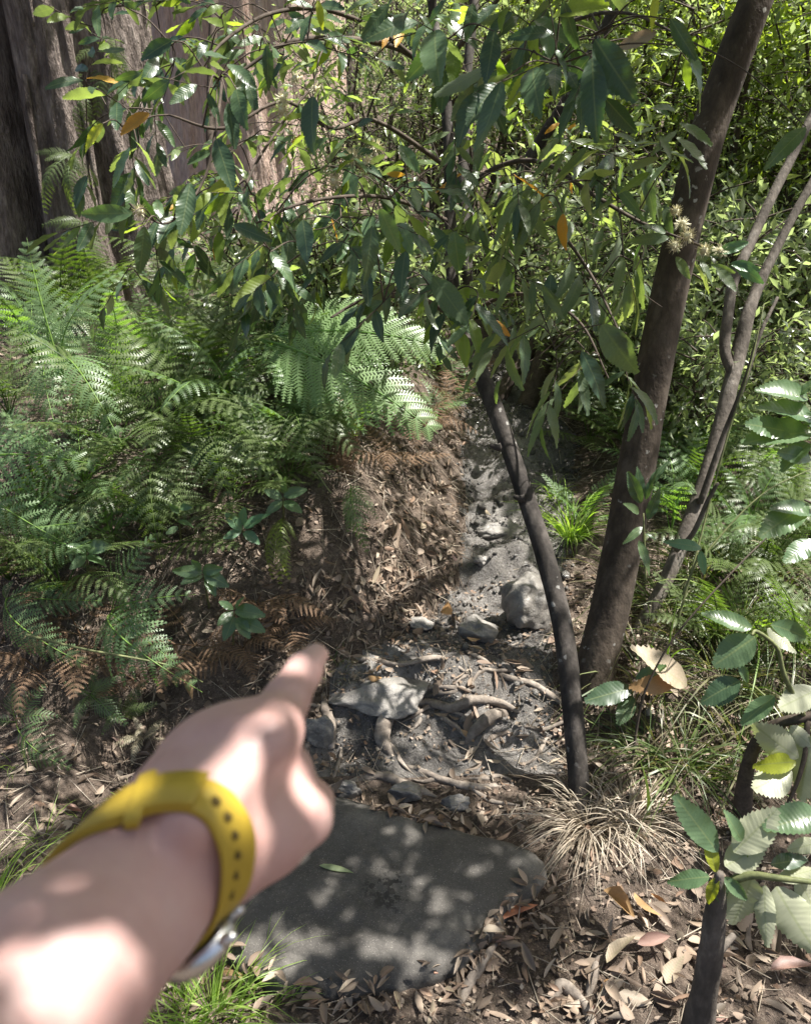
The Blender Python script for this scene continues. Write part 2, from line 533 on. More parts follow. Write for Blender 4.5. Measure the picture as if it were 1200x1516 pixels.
# ------------------------------------------------------------------ leaf shapes: along +Y, face +Z, length 1
def leaf_serrated(nt=9, wid=.19, tooth=.028, fold=.22, droop=.12, skew=0.0, twist=0.0):
    V = []; U = []; T = []; Qd = []
    ts = np.linspace(0.06, 1, nt + 1)
    def w(t): return wid * (np.sin(math.pi * np.clip(t, 0, 1) ** .85) ** .8) + .004
    def pt(x, t):
        z = fold * abs(x) + .012 * math.sin(t * 23 + (2 if x > 0 else 0)) * min(1, abs(x) / wid)
        a = twist * t
        return (x * math.cos(a) - z * math.sin(a) + skew * t * t, t, x * math.sin(a) + z * math.cos(a) - droop * t * t)
    mid = []
    V.append(pt(0, 0)); U.append((0, 0))
    for t in ts:
        mid.append(len(V)); V.append(pt(0, t)); U.append((0, t))
    for s in (-1, 1):
        notch = []
        for t in ts:
            notch.append(len(V)); V.append(pt(s * (w(t) if t < 1 else .0005), t)); U.append((s * w(t) / wid, t))
        for k in range(nt):
            t = ts[k] + .86 * (ts[k + 1] - ts[k])
            tip = len(V); V.append(pt(s * (w(ts[k] + .3 * (ts[k + 1] - ts[k])) + tooth), t)); U.append((s * 1.1, t))
            a = (mid[k], notch[k], tip); b = (mid[k], tip, notch[k + 1]); c_ = (mid[k], notch[k + 1], mid[k + 1])
            for tr in (a, b, c_):
                T.append(tr if s < 0 else tr[::-1])
        T.append((0, notch[0], mid[0]) if s < 0 else (0, mid[0], notch[0]))
    T = np.array(T)[:, ::-1]
    return np.array(V), [T], np.array(U)


def leaf_plain(wid=.16, fold=.25, droop=.15, st=(.12, .35, .62, .85), curl=0.0, skew=0.0):
    V = [(0, 0, 0)]; U = [(0, 0)]
    for t in st:
        w = wid * math.sin(math.pi * t ** .8) ** .9
        for x in (-w, 0, w):
            V.append((x + skew * t * t, t, fold * abs(x) - droop * t * t + curl * (x / wid) ** 2 * .2)); U.append((x / wid, t))
    V.append((skew, 1, -droop)); U.append((0, 1))
    T = [(0, 2, 1), (0, 3, 2)]; Qd = []
    for k in range(len(st) - 1):
        a = 1 + 3 * k
        Qd += [(a, a + 1, a + 4, a + 3), (a + 1, a + 2, a + 5, a + 4)]
    a = 1 + 3 * (len(st) - 1); e = len(V) - 1
    T += [(a, a + 1, e), (a + 1, a + 2, e)]
    return np.array(V), [np.array(T), np.array(Qd)], np.array(U)


def leaf_diamond(wid=.2, fold=.3, droop=.1):
    V = np.array([(0, 0, 0), (-wid, .45, fold * wid), (0, .45, 0), (wid, .45, fold * wid), (0, 1, -droop)])
    T = np.array([(0, 2, 1), (0, 3, 2), (1, 2, 4), (2, 3, 4)])
    return V, [T], np.array([(0, 0), (-1, .5), (0, .5), (1, .5), (0, 1)])


def frames(d, n):
    d = nrm(d)
    s = nrm(np.cross(d, n))
    return s, d, np.cross(s, d)


def scatter(T, pos, d, n, L, W=None):
    """Copies of a leaf template as one block of geometry."""
    tv, tf, tu = T
    s, d, nn = frames(d, n)
    L = np.asarray(L, float)[:, None, None]
    W = np.ones(len(pos)) if W is None else np.asarray(W, float)
    V = pos[:, None, :] + L * (tv[None, :, 0:1] * W[:, None, None] * s[:, None] + tv[None, :, 1:2] * d[:, None] + tv[None, :, 2:3] * nn[:, None])
    k = len(tv); N = len(pos)
    off = (np.arange(N) * k)[:, None, None]
    F = [(f[None] + off).reshape(-1, f.shape[1]) for f in tf]
    return V.reshape(-1, 3), F, np.tile(tu, (N, 1))


def leaf_matrix(base, tip, n, wide=1.0):
    base = np.asarray(base, float); tip = np.asarray(tip, float)
    L = np.linalg.norm(tip - base)
    s, d, nn = frames((tip - base)[None], np.asarray(n, float)[None])
    R = np.column_stack([s[0] * L * wide, d[0] * L, nn[0] * L])
    Mx = Matrix.Identity(4)
    for r in range(3):
        for c_ in range(3):
            Mx[r][c_] = R[r, c_]
        Mx[r][3] = base[r]
    return Mx


SERR = [leaf_serrated(14, w_, .013, f_, d, s, t_) for w_, f_, d, s, t_ in ((.15, .25, .05, .02, .3), (.165, .35, .18, -.06, -.7), (.14, .15, .30, .08, .9), (.17, .5, .10, -.03, -.3), (.13, .2, .22, .1, 1.3), (.155, .1, -.08, .03, -1.0))]
SERR_WIDE = [leaf_serrated(13, w_, .022, f_, d, s, t_) for w_, f_, d, s, t_ in ((.22, .16, .06, .0, .3), (.24, .35, .18, .06, -.5), (.20, .25, .02, -.05, .8), (.23, .5, .25, .03, -.2))]
NARROW = [leaf_serrated(9, .105, .010, .3, d, s, t_) for d, s, t_ in ((.08, .06, .4), (.2, -.06, -.8), (.3, .03, 1.1), (.4, .1, -.4))]
PLAIN = [leaf_plain(.15, .25, d) for d in (.05, .15, .25)]
DIAM = [leaf_diamond(.2, .3, .1), leaf_diamond(.15, .35, .2)]
CURL = [leaf_plain(.13, f, dr, curl=c_, skew=s) for f, dr, c_, s in ((.5, -.12, .5, .12), (-.4, .15, -.6, -.15), (.9, -.2, .9, .05), (.2, .1, -.3, .2), (-.7, -.1, 0, -.08))] + [leaf_plain(.075, .5, -.1, skew=.28), leaf_plain(.07, -.4, .15, skew=-.32), leaf_plain(.21, .15, .1, (.10, .3, .5, .62), curl=.6), leaf_plain(.19, -.3, -.12, (.2, .4, .7, .92), curl=-.5, skew=.1)]
HCURL = CURL[:5]
SICKLE = CURL[5:7]
_cache = {}


def leaf_mesh(kind, k, mat):
    key = (id(kind), k, mat)
    if key not in _cache:
        V, F, U = kind[k]
        me = mesh("leaf", V, F, U, smooth_=(kind is not CURL and kind is not HCURL and kind is not SICKLE))
        me.materials.append(M[mat])
        _cache[key] = me
    return _cache[key]


def put_leaf(parent, base, tip, n, kind=SERR, mat='leaf_top', wide=1.0, name="leaf"):
    k = random.randrange(len(kind))
    return link(name, leaf_mesh(kind, k, mat), None, parent, leaf_matrix(base, tip, n, wide))


def camn(p, side=0.0, up=0.0):
    """A normal turned to the viewer, swung sideways and upwards."""
    v = nrm(CAM - np.asarray(p))
    return nrm(v + side * RGT + up * np.array([0, 0, 1]))


# ------------------------------------------------------------------ ferns
def frond_template(npair=20, shape='lance', maxp=.24, pin=11, arch=.12, droop=.3, ang=62, stalk=.12, seed=0):
    r = np.random.default_rng(seed)
    A = Acc()
    def axis_pt(s):
        return np.array([0.0, s, arch * 4 * s * (1 - s)])
    pts = [axis_pt(s) for s in np.linspace(0, 1, 9)]
    V, F, U = tube(pts, np.linspace(.008, .0015, 9), 12, 4, cap=False)
    A.add(V, F, U)
    ss = stalk + (1 - stalk) * (np.linspace(0, 1, npair + 1)[:-1] ** .92)
    Vq = []; Fq = []
    def quad(a, b, c_, d):
        k = len(Vq); Vq.extend([a, b, c_, d]); Fq.append((k, k + 1, k + 2, k + 3))
    for s in ss:
        q = (s - stalk) / (1 - stalk)
        if shape == 'lance':
            pl = maxp * (.45 + .55 * min(1, q / .22)) * (1 - q) ** .62
        else:
            pl = maxp * 1.5 * (1 - q) ** .9 * (.8 + .2 * min(1, q / .1))
        pl += .012
        o = axis_pt(s)
        e = .01
        t = nrm(axis_pt(min(1, s + e)) - axis_pt(s - e))
        nn = nrm(np.cross(np.array([1.0, 0, 0]), t))
        for sd in (-1, 1):
            an = math.radians(ang - 18 * q + r.normal(0, 3))
            dl = pl * r.uniform(.88, 1.08)
            d0 = np.array([sd, 0, 0]) * math.sin(an) + t * math.cos(an)
            dr = droop * r.uniform(.7, 1.3)
            def pp(v):
                return o + dl * (d0 * v + t * .10 * v * v) - nn * dl * dr * v * v
            n_p = max(4, int(pin * (.45 + .55 * pl / maxp)))
            bw = dl * 1.0 / n_p
            plen = min(.030, .020 + .016 * pl / maxp) * (maxp / .24)
            prev = pp(0)
            for k in range(n_p):
                v = (k + .55) / n_p
                c0 = pp(v); c1 = pp(min(1, v + .02))
                tt = nrm(c1 - c0)
                nv = nrm(np.cross(tt, nn)) if True else None
                w_ = plen * (1 - v) ** .55 * (.6 + .4 * min(1, v / .15)) + .004
                for s2 in (-1, 1):
                    out = nrm(nv * s2 + tt * .45 - nn * .12)
                    a = c0 - tt * bw * .40; b = c0 + tt * bw * .40
                    tip = c0 + out * w_
                    if s2 > 0:
                        quad(a, b, tip + tt * bw * .16, tip - tt * bw * .14)
                    else:
                        quad(b, a, tip - tt * bw * .14, tip + tt * bw * .16)
                cc = pp((k + 1) / n_p)
                wv = nv * .0022
                quad(prev - wv, cc - wv, cc + wv, prev + wv)
                prev = cc
    A.add(np.array(Vq), np.array(Fq))
    V, F, U = A.get()
    return V, F, U


FROND = {}


def frond_mesh(kind, k, mat):
    key = (kind, k, mat)
    if key not in FROND:
        arch, droop = [(.10, .22), (.20, .40), (.05, .12), (.28, .55)][k]
        if kind == 'lance':
            V, F, U = frond_template(14, 'lance', .22, 13, arch, droop, 64, .10, k)
        elif kind == 'fan':
            V, F, U = frond_template(15, 'lance', .29, 17, .10, .22, 60, .14, k + 30)
        elif kind == 'hang':
            V, F, U = frond_template(13, 'lance', .30, 18, arch * .8, droop + .45, 70, .08, k + 20)
        else:
            V, F, U = frond_template(11, 'tri', .21, 12, arch, droop, 68, .22, k + 10)
        me = mesh("frond", V, F, U, smooth_=False)
        me.materials.append(M[mat])
        FROND[key] = me
    return FROND[key]


def put_frond(parent, base, tip, n, kind='lance', mat='fern', k=None, wide=1.0):
    k = random.randrange(4) if k is None else k
    return link("frond", frond_mesh(kind, k, mat), None, parent, leaf_matrix(base, tip, n, wide))


def random_fern(base, n, L, label, group=None, kind='lance', mat='fern', lift=(.25, .9), name="fern", fan=None, cat="fern"):
    t = thing(name, base, label, cat, group)
    a0 = random.uniform(0, 6.28)
    for i in range(n):
        a = a0 + 6.283 * i / n + random.uniform(-.4, .4)
        if fan:
            a = random.uniform(*fan)
        e = random.uniform(*lift)
        l = L * random.uniform(.7, 1.1)
        d = np.array([math.cos(a) * math.cos(e), math.sin(a) * math.cos(e), math.sin(e)])
        tip = np.asarray(base) + d * l
        put_frond(t, base, tip, np.array([-d[0] * .3, -d[1] * .3 - .12, 1.0]), kind, mat)
    return t


def fern_px(bx, by, tips, label, group=None, kind='lance', mat='fern', name="fern", n=None, base_up=.03, wide=1.0, cat="fern"):
    """Fern rooted on the ground under pixel (bx,by); tips: (x, y, nearer by metres[, frond variant])."""
    g, d = Gd(bx, by)
    base = g + np.array([0, 0, base_up])
    t = thing(name, g, label, cat, group)
    for q in tips:
        tip = P(q[0], q[1], d - q[2])
        nn = n if n is not None else np.array([0, -.45, 1.0])
        put_frond(t, base, tip, nn + rng.normal(0, .15, 3), kind, mat, q[3] if len(q) > 3 else None, wide)
    return t


def on_z(px, py, z):
    d = FWD + (px - 600) / FPX * RGT - (py - 758) / FPX * UPV
    return CAM + (z - CAM[2]) / d[2] * d


# ------------------------------------------------------------------ the stone slab
TOPZ = .055
ol = [(440, 1168), (505, 1170), (560, 1187), (615, 1206), (690, 1222), (765, 1238), (808, 1262), (800, 1300), (742, 1345), (700, 1398),
      (635, 1432), (570, 1448), (490, 1458), (430, 1450), (375, 1432), (325, 1402), (308, 1360), (335, 1300), (390, 1225)]
pl = np.array([on_z(x, y, TOPZ) for x, y in ol])
c0 = pl.mean(0)
n = 200
lp = catmull(np.vstack([pl[-2:], pl, pl[:3]]), 3 * n)
ang = np.unwrap(np.arctan2(lp[:, 1] - c0[1], lp[:, 0] - c0[0]))
rad = np.linalg.norm(lp[:, :2] - c0[:2], axis=1)
o_ = np.argsort(ang); ang, rad = ang[o_], rad[o_]
th = np.linspace(ang[0] + .3, ang[0] + .3 + 2 * math.pi, n, endpoint=False)
rr = np.interp(th, ang, rad)
rr *= 1 + .045 * fbm(np.cos(th) * 4, np.sin(th) * 4, 4, 5)
rings = [(s, 0) for s in np.linspace(.03, .90, 26)] + [(.94, -.003), (.97, -.008), (.988, -.017), (1.0, -.032), (1.004, -.055), (.99, -.085), (.96, -.12)]
V = []
for s, dz in rings:
    x = c0[0] + np.cos(th) * rr * s; y = c0[1] + np.sin(th) * rr * s
    edge = 1 if dz < -.01 else .0
    z = TOPZ + dz + .010 * fbm(x * 5, y * 5, 8, 4) + .004 * fbm(x * 24, y * 24, 9, 3) - .012 * (s > .6) * ((s - .6) / .4) ** 2
    if edge:
        bul = .012 * fbm(np.cos(th) * 9, np.sin(th) * 9 + dz * 30, 14, 3)
        x = x + np.cos(th) * bul; y = y + np.sin(th) * bul
    V.append(np.stack([x, y, z], -1))
V = np.concatenate(V)
k = len(rings)
i = np.arange(k - 1)[:, None] * n; j = np.arange(n)[None]; j2 = (j + 1) % n
F = np.stack([i + j, i + n + j, i + n + j2, i + j2], -1).reshape(-1, 4)
V = np.vstack([V, [[c0[0], c0[1], TOPZ + .004]]])
T = np.stack([np.full(n, len(V) - 1), np.arange(n), (np.arange(n) + 1) % n], -1)
slab = build("stone_slab", V, [F, T], M['slab'])
SLAB_MARK.default_value = [float(v) for v in on_z(575, 1318, TOPZ) - np.array(slab.location)]
tag(slab, "large flat dark grey stone slab with muddy top set into the track", "stone")


# ------------------------------------------------------------------ rocks
def ico(sub_=4):
    import bmesh
    bm = bmesh.new()
    bmesh.ops.create_icosphere(bm, subdivisions=sub_, radius=1)
    V = np.array([v.co[:] for v in bm.verts]); F = np.array([[v.index for v in f.verts] for f in bm.faces])
    bm.free()
    return V, F


ICO_V, ICO_F = ico(5)


def rock(c, r, label, seed, mat='rock', rot=0.0, flat=None, name="rock", rough=.34, cat="rock"):
    q = np.random.default_rng(seed)
    V = ICO_V.copy()
    for _ in range(16):
        d = nrm(q.normal(size=3)); h = q.uniform(.5, .85)
        s = V @ d
        V = V - np.outer(np.maximum(0, s - h) * .85, d)
    V = V * (1 + rough * (fbm(V[:, 0] * 1.6 + seed, V[:, 1] * 1.6 + V[:, 2] * 1.3, seed, 5))[:, None])
    V = V * np.asarray(r)
    cs, sn = math.cos(rot), math.sin(rot)
    V = np.stack([V[:, 0] * cs - V[:, 1] * sn, V[:, 0] * sn + V[:, 1] * cs, V[:, 2]], -1) + np.asarray(c)
    o = build(name, V, ICO_F, M[mat])
    return tag(o, label, cat)


def rock_px(px, py, r, label, seed, sink=.3, **kw):
    g = G(px, py)
    return rock(g + np.array([0, r[1] * .6, r[2] * (1 - 2 * sink)]), r, label, seed, **kw)


rock_px(790, 930, (.12, .10, .12), "blocky grey rock standing at the track edge behind the slender trunk", 3, .25, rot=.5)
rock_px(705, 950, (.085, .06, .055), "rounded wet grey stone on the track holding an orange leaf", 5, .42, rot=-.2)
rock_px(625, 935, (.045, .035, .03), "small pale stone at the foot of the bank", 8, .3)
rock_px(560, 1050, (.17, .10, .055), "broad flat wet rock forming a step above the slab", 11, .40, rot=.1)
rock_px(715, 835, (.045, .03, .018), "small dark stone lying on the glistening track", 12, .3)
rock_px(515, 1185, (.05, .035, .035), "dark knobbly stone wedged at the slab's far edge", 15, .3)
rock_px(600, 1190, (.06, .035, .03), "low grey stone between slab and mossy root mound", 17, .3)
rock_px(675, 1200, (.05, .03, .025), "small rough stone beside the slab under leaf litter", 19, .35)
rock_px(960, 1062, (.02, .018, .015), "pale pebble among the roots near the slender trunk", 21, .2)
rock_px(470, 1110, (.06, .05, .07), "black wet rock beside the pointing finger", 23, .3)
rock_px(735, 790, (.10, .05, .028), "worn grey rock ledge crossing the track", 25, .45, rot=.2)


# ------------------------------------------------------------------ exposed roots
def root_px(pts, rpx, label, seed, name="tree_root", lift=.4):
    w = []; rs = []
    for (x, y), r in zip(pts, rpx):
        g, d = Gd(x, y)
        rad_ = .85 * r * d / FPX
        end = len(w) in (0, len(pts) - 1)
        w.append(g + np.array([0, 0, rad_ * (-.9 if end else lift - .35)])); rs.append(rad_ * (.7 if end else 1.0))
    V, F, U = tube(w, rs, max(14, 7 * len(pts)), 10, .55, seed, rscale=30)
    return tag(build(name, V, F, M['root'], uv=U), label, "root")


root_px([(612, 1040), (585, 1050), (568, 1075), (566, 1100), (583, 1118)], [9, 12, 14, 13, 8], "thick root looping down over the step beside its mud knob", 1, lift=.8)
root_px([(590, 1046), (630, 1042), (665, 1052), (700, 1040), (740, 1044), (770, 1052)], [6, 7, 8, 8, 7, 4], "long pale root winding along the top of the step", 2, lift=.9)
root_px([(748, 1050), (728, 1066), (706, 1084), (688, 1100)], [11, 11, 10, 7], "stubby pale root end leaning down the step", 3, lift=1.3)
root_px([(640, 1048), (658, 1066), (680, 1082), (700, 1098)], [4, 4, 4, 3], "thin root crossing the mud mound", 4, lift=.9)
root_px([(478, 1022), (482, 1052), (490, 1080), (488, 1102)], [8, 8, 9, 10], "dark root hanging over the wet rock near the fingertip", 5, lift=1.0)
root_px([(470, 985), (530, 978), (590, 985), (650, 976), (700, 1000)], [4, 5, 5, 5, 3], "slim root running along the foot of the bank", 6, lift=.8)
root_px([(690, 960), (740, 1000), (790, 1015), (835, 1040)], [4, 5, 6, 6], "root reaching across the track to the slender trunk", 7, lift=.6)
root_px([(675, 1490), (700, 1450), (722, 1415), (735, 1392)], [10, 10, 9, 5], "grey-brown broken root lying in leaf litter below the slab", 8, lift=.9)
root_px([(815, 1480), (828, 1462), (850, 1475), (870, 1500), (880, 1530)], [9, 11, 10, 9, 9], "pale hooked root poking out below the dry tussock", 9, lift=.9)
root_px([(870, 1475), (880, 1440), (888, 1412)], [8, 8, 6], "short grey stick standing in the leaf litter", 10, name="stick", lift=1.0)
root_px([(600, 1130), (640, 1150), (700, 1165), (760, 1160)], [5, 7, 7, 5], "half-buried root across the front of the step", 12, lift=.4)
q = np.random.default_rng(31)
for k in range(22):
    x, y = q.uniform(470, 800), q.uniform(985, 1170)
    a = q.uniform(-.5, .5) + (math.pi if q.random() < .5 else 0)
    pts = [(x, y)]
    for _ in range(4):
        a += q.normal(0, .5); l = q.uniform(14, 30)
        pts.append((min(835, max(455, pts[-1][0] + math.cos(a) * l)), pts[-1][1] + math.sin(a) * l * .8))
    o = root_px(pts, [2.5, 4, 4, 3, 1.5], "thin bare rootlet exposed on the muddy step", 50 + k, name="rootlet", lift=.6)
    o["group"] = "rootlets on the muddy step"
root_px([(500, 1160), (560, 1150), (610, 1168), (650, 1180)], [7, 8, 8, 6], "dark wet root running along the slab's far edge", 13, lift=.6)


# ------------------------------------------------------------------ trees
def trunk(parent, pxs, mat, name="trunk", extra=None, sides=18, n=60, rough=.10, seed=0, rsc=6.0):
    pts = [P(x, y, d) for x, y, d, r in pxs]
    rs = [r * d / FPX * (.8 if mat == 'bark_grey' and parent.name.startswith('forked') else 1.0) for x, y, d, r in pxs]
    if extra:
        for p, r in extra:
            pts.append(np.asarray(p, float)); rs.append(r)
    V, F, U = tube(pts, rs, n, sides, rough, seed, rscale=rsc)
    return build(name, V, F, M[mat], parent, U), np.array(pts), np.array(rs)


# slender leaning tree over the track; its twigs carry the toothed leaves
g0, dS = Gd(858, 1205)
slender = thing("slender_tree", g0, "slender dark tree leaning left over the track with toothed leaves and cream pompom flowers", "tree")
S_PX = [(862, 1225, dS + .02, 25), (856, 1165, dS + .02, 16.3), (850, 1080, dS + .02, 15.4), (836, 950, dS + .04, 15.0), (814, 850, dS + .08, 14.5), (780, 742, dS + .12, 13.6),
        (745, 640, dS + .17, 12.8), (706, 540, dS + .2, 12.3), (676, 478, dS + .22, 10.6), (668, 380, dS + .24, 9.2), (666, 280, dS + .24, 8.8), (662, 180, dS + .24, 8.4), (654, 90, dS + .24, 7.9), (638, -20, dS + .26, 7.0)]
_, sp, _r = trunk(slender, S_PX, 'bark_slender', extra=[((.06, 2.2, 2.5), .014), ((.2, 2.1, 3.2), .010), ((.35, 1.9, 3.9), .005)], seed=3)
for q in ((782, 738, 9), (819, 812, 8), (747, 662, 8)):      # knots of old side shoots
    p = P(q[0] - 12, q[1], dS + .10)
    V, F, U = tube([p + [.01, 0, 0], p, p - [.018, 0, -.006]], [.012, .010, .005], 6, 8)
    build("knot", V, F, M['bark_slender'], slender, U)

LIMBS = [  # pixel polylines with depth and half width in pixels
    [(663, 130, 2.28, 6), (640, 105, 2.1, 6), (590, 72, 1.9, 5.5), (520, 58, 1.7, 5), (430, 62, 1.55, 4), (350, 110, 1.5, 3)],
    [(690, 130, 2.25, 5), (620, 90, 2.0, 5), (560, 45, 1.8, 4.5), (480, 14, 1.7, 4), (400, 20, 1.6, 3.5), (335, 58, 1.5, 3), (300, 100, 1.45, 2)],
    [(672, 470, 2.25, 6), (630, 445, 2.05, 5), (580, 438, 1.85, 4.5), (535, 445, 1.7, 3.5), (490, 470, 1.6, 2)],
    [(668, 330, 2.25, 5), (600, 300, 1.95, 4), (540, 290, 1.7, 3.5), (450, 300, 1.6, 3), (380, 330, 1.5, 2)],
    [(666, 250, 2.25, 5), (560, 180, 1.9, 4), (490, 190, 1.7, 3.5), (420, 150, 1.55, 3), (330, 190, 1.45, 3), (250, 170, 1.4, 2)],
    [(668, 300, 2.25, 6), (730, 250, 2.1, 5), (800, 240, 2.0, 4.5), (880, 290, 1.9, 4), (950, 330, 1.8, 3), (1040, 365, 1.75, 2)],
    [(668, 390, 2.25, 5), (740, 330, 2.1, 4.5), (810, 330, 2.0, 4), (870, 400, 1.9, 3), (920, 500, 1.8, 2)],
    [(660, 160, 2.28, 5), (760, 80, 2.0, 5), (850, 30, 1.7, 4), (930, 20, 1.5, 3), (1020, 60, 1.35, 2)],
    [(655, 100, 2.28, 5), (720, 20, 1.9, 4), (770, -30, 1.6, 4), (850, -10, 1.4, 3), (890, 50, 1.3, 2)],
    [(330, 110, 1.5, 3), (320, 190, 1.45, 3), (300, 270, 1.45, 2.5), (250, 330, 1.4, 2), (200, 310, 1.4, 1.5)],
    [(345, 345, 1.55, 2.5), (370, 260, 1.6, 2.5), (420, 180, 1.7, 2.5), (470, 120, 1.75, 2)],
    [(676, 478, 2.27, 5), (740, 440, 2.2, 4), (800, 440, 2.1, 3.5), (860, 480, 2.0, 2.5), (900, 560, 1.9, 1.5)],
]
limb_pts = []
for k, L in enumerate(LIMBS):
    pts = [P(x, y, d) for x, y, d, r in L]; rs = [r * d / FPX * .8 for x, y, d, r in L]
    V, F, U = tube(pts, rs, 30, 7, .1, k)
    build("limb", V, F, M['twig'], slender, U)
    limb_pts.append(catmull(np.array(pts), 40))
limb_all = np.concatenate(limb_pts + [catmull(sp[8:14], 60)])

ZONES = [  # px box, depth, twigs, leaf shape, length, material, droop
    ((130, 60, 520, 290), (1.35, 1.9), 22, SERR, (.060, .090), 'leaf_top', .55),
    ((180, 250, 420, 420), (1.4, 1.9), 14, SERR, (.060, .095), 'leaf_top', .6),
    ((430, 190, 720, 330), (1.35, 2.0), 22, SERR, (.060, .095), 'leaf_top', .55),
    ((400, 310, 720, 460), (1.35, 2.0), 22, SERR, (.060, .10), 'leaf_top', .75),
    ((690, 210, 1000, 400), (1.6, 2.15), 38, NARROW, (.085, .13), 'leaf_narrow', .75),
    ((720, 380, 930, 560), (1.6, 2.1), 15, NARROW, (.085, .13), 'leaf_narrow', .95),
    ((600, -20, 1010, 130), (1.2, 1.9), 20, SERR, (.070, .12), 'leaf_top', .85),
    ((230, -30, 620, 110), (1.35, 2.0), 22, SERR, (.055, .085), 'leaf_top', .4),
    ((420, 60, 740, 330), (2.2, 3.2), 60, SERR, (.050, .080), 'leaf_glossy', .3),
    ((250, 150, 480, 420), (2.2, 3.0), 14, SERR, (.050, .080), 'leaf_glossy', .3),
    ((700, 60, 980, 330), (2.2, 3.0), 34, SERR, (.050, .080), 'leaf_glossy', .3),
    ((110, 0, 330, 120), (1.5, 2.2), 12, SERR, (.055, .08), 'leaf_top', .4),
]
_gh, _dh = Gd(395, 640)
HEROP = [P(600, 520, _dh - .28), P(560, 590, _dh - .3), P(480, 520, _dh - .15), P(630, 610, _dh - .38)]
STEPP = [G(530, 1010), G(600, 1050), G(680, 1060), G(750, 1080), G(640, 1120), G(745, 850), G(720, 770)]
twigs = Acc()
pend = []
org_ = []
for (x0, y0, x1, y1), (d0, d1), cnt, shp, (l0, l1), mt, drp in ZONES:
    for _ in range(cnt):
        o = P(rng.uniform(x0, x1), rng.uniform(y0, y1), rng.uniform(d0, d1))
        org_.append((np.linalg.norm(limb_all - o, axis=1).min(), o, shp, l0, l1, mt, drp))
org_.sort(key=lambda q: q[0])
att = limb_all.copy()
if True:
    for _, o, shp, l0, l1, mt, drp in org_:
        j = np.argmin(np.linalg.norm(att - o, axis=1))
        a = att[j]
        ex = nrm(o - a + rng.normal(0, .06, 3))
        end = o + nrm(ex + np.array([-.25, -.15, -.25])) * rng.uniform(.08, .15)
        mid = (a + o) / 2 + np.array([0, 0, .012])
        V, F, U = tube([a, mid, o, end], [.0017, .0014, .0011, .0007], 12, 4, cap=False)
        twigs.add(V, F, U)
        att = np.vstack([att, [(a + mid) / 2, mid, (mid + o) / 2, o]])
        nl = rng.integers(5, 8)
        for i_ in range(nl):
            f = i_ / (nl - 1)
            p = o + (end - o) * f
            sd = (-1) ** i_
            ax = nrm(end - o)
            lat = nrm(np.cross(ax, [0, 0, 1])) * sd
            d = nrm(lat * (1 - .6 * f) + ax * (.5 + .6 * f) + np.array([0, 0, -1.0]) * drp * rng.uniform(.4, 1.5) + rng.normal(0, .22, 3))
            l = rng.uniform(l0, l1) * (.75 + .25 * math.sin(math.pi * min(1, f + .2)))
            up = np.array([0, 0, 1.0]) - d * d[2]
            nn = nrm(up + rng.normal(0, .45, 3) + .35 * nrm(CAM - p))
            m_ = mt
            r_ = rng.random()
            if mt == 'leaf_top' and r_ < .13: m_ = 'leaf_bright'
            elif mt == 'leaf_top' and r_ < .20: m_ = 'leaf_mint'
            elif r_ > .985: m_ = 'leaf_orange'
            elif mt == 'leaf_narrow' and r_ < .08: m_ = 'leaf_top'
            if mt == 'leaf_glossy' and any(np.linalg.norm((p - h) - ((p - h) @ SUN) * SUN) < .2 for h in HEROP):
                continue
            if rng.random() < .65 and any(np.linalg.norm((p - h) - ((p - h) @ SUN) * SUN) < .10 for h in STEPP):
                continue
            pend.append((p, d, nn, l, shp, m_))
twigs.build("twigs", M['twig'], slender)["kind"] = "stuff"

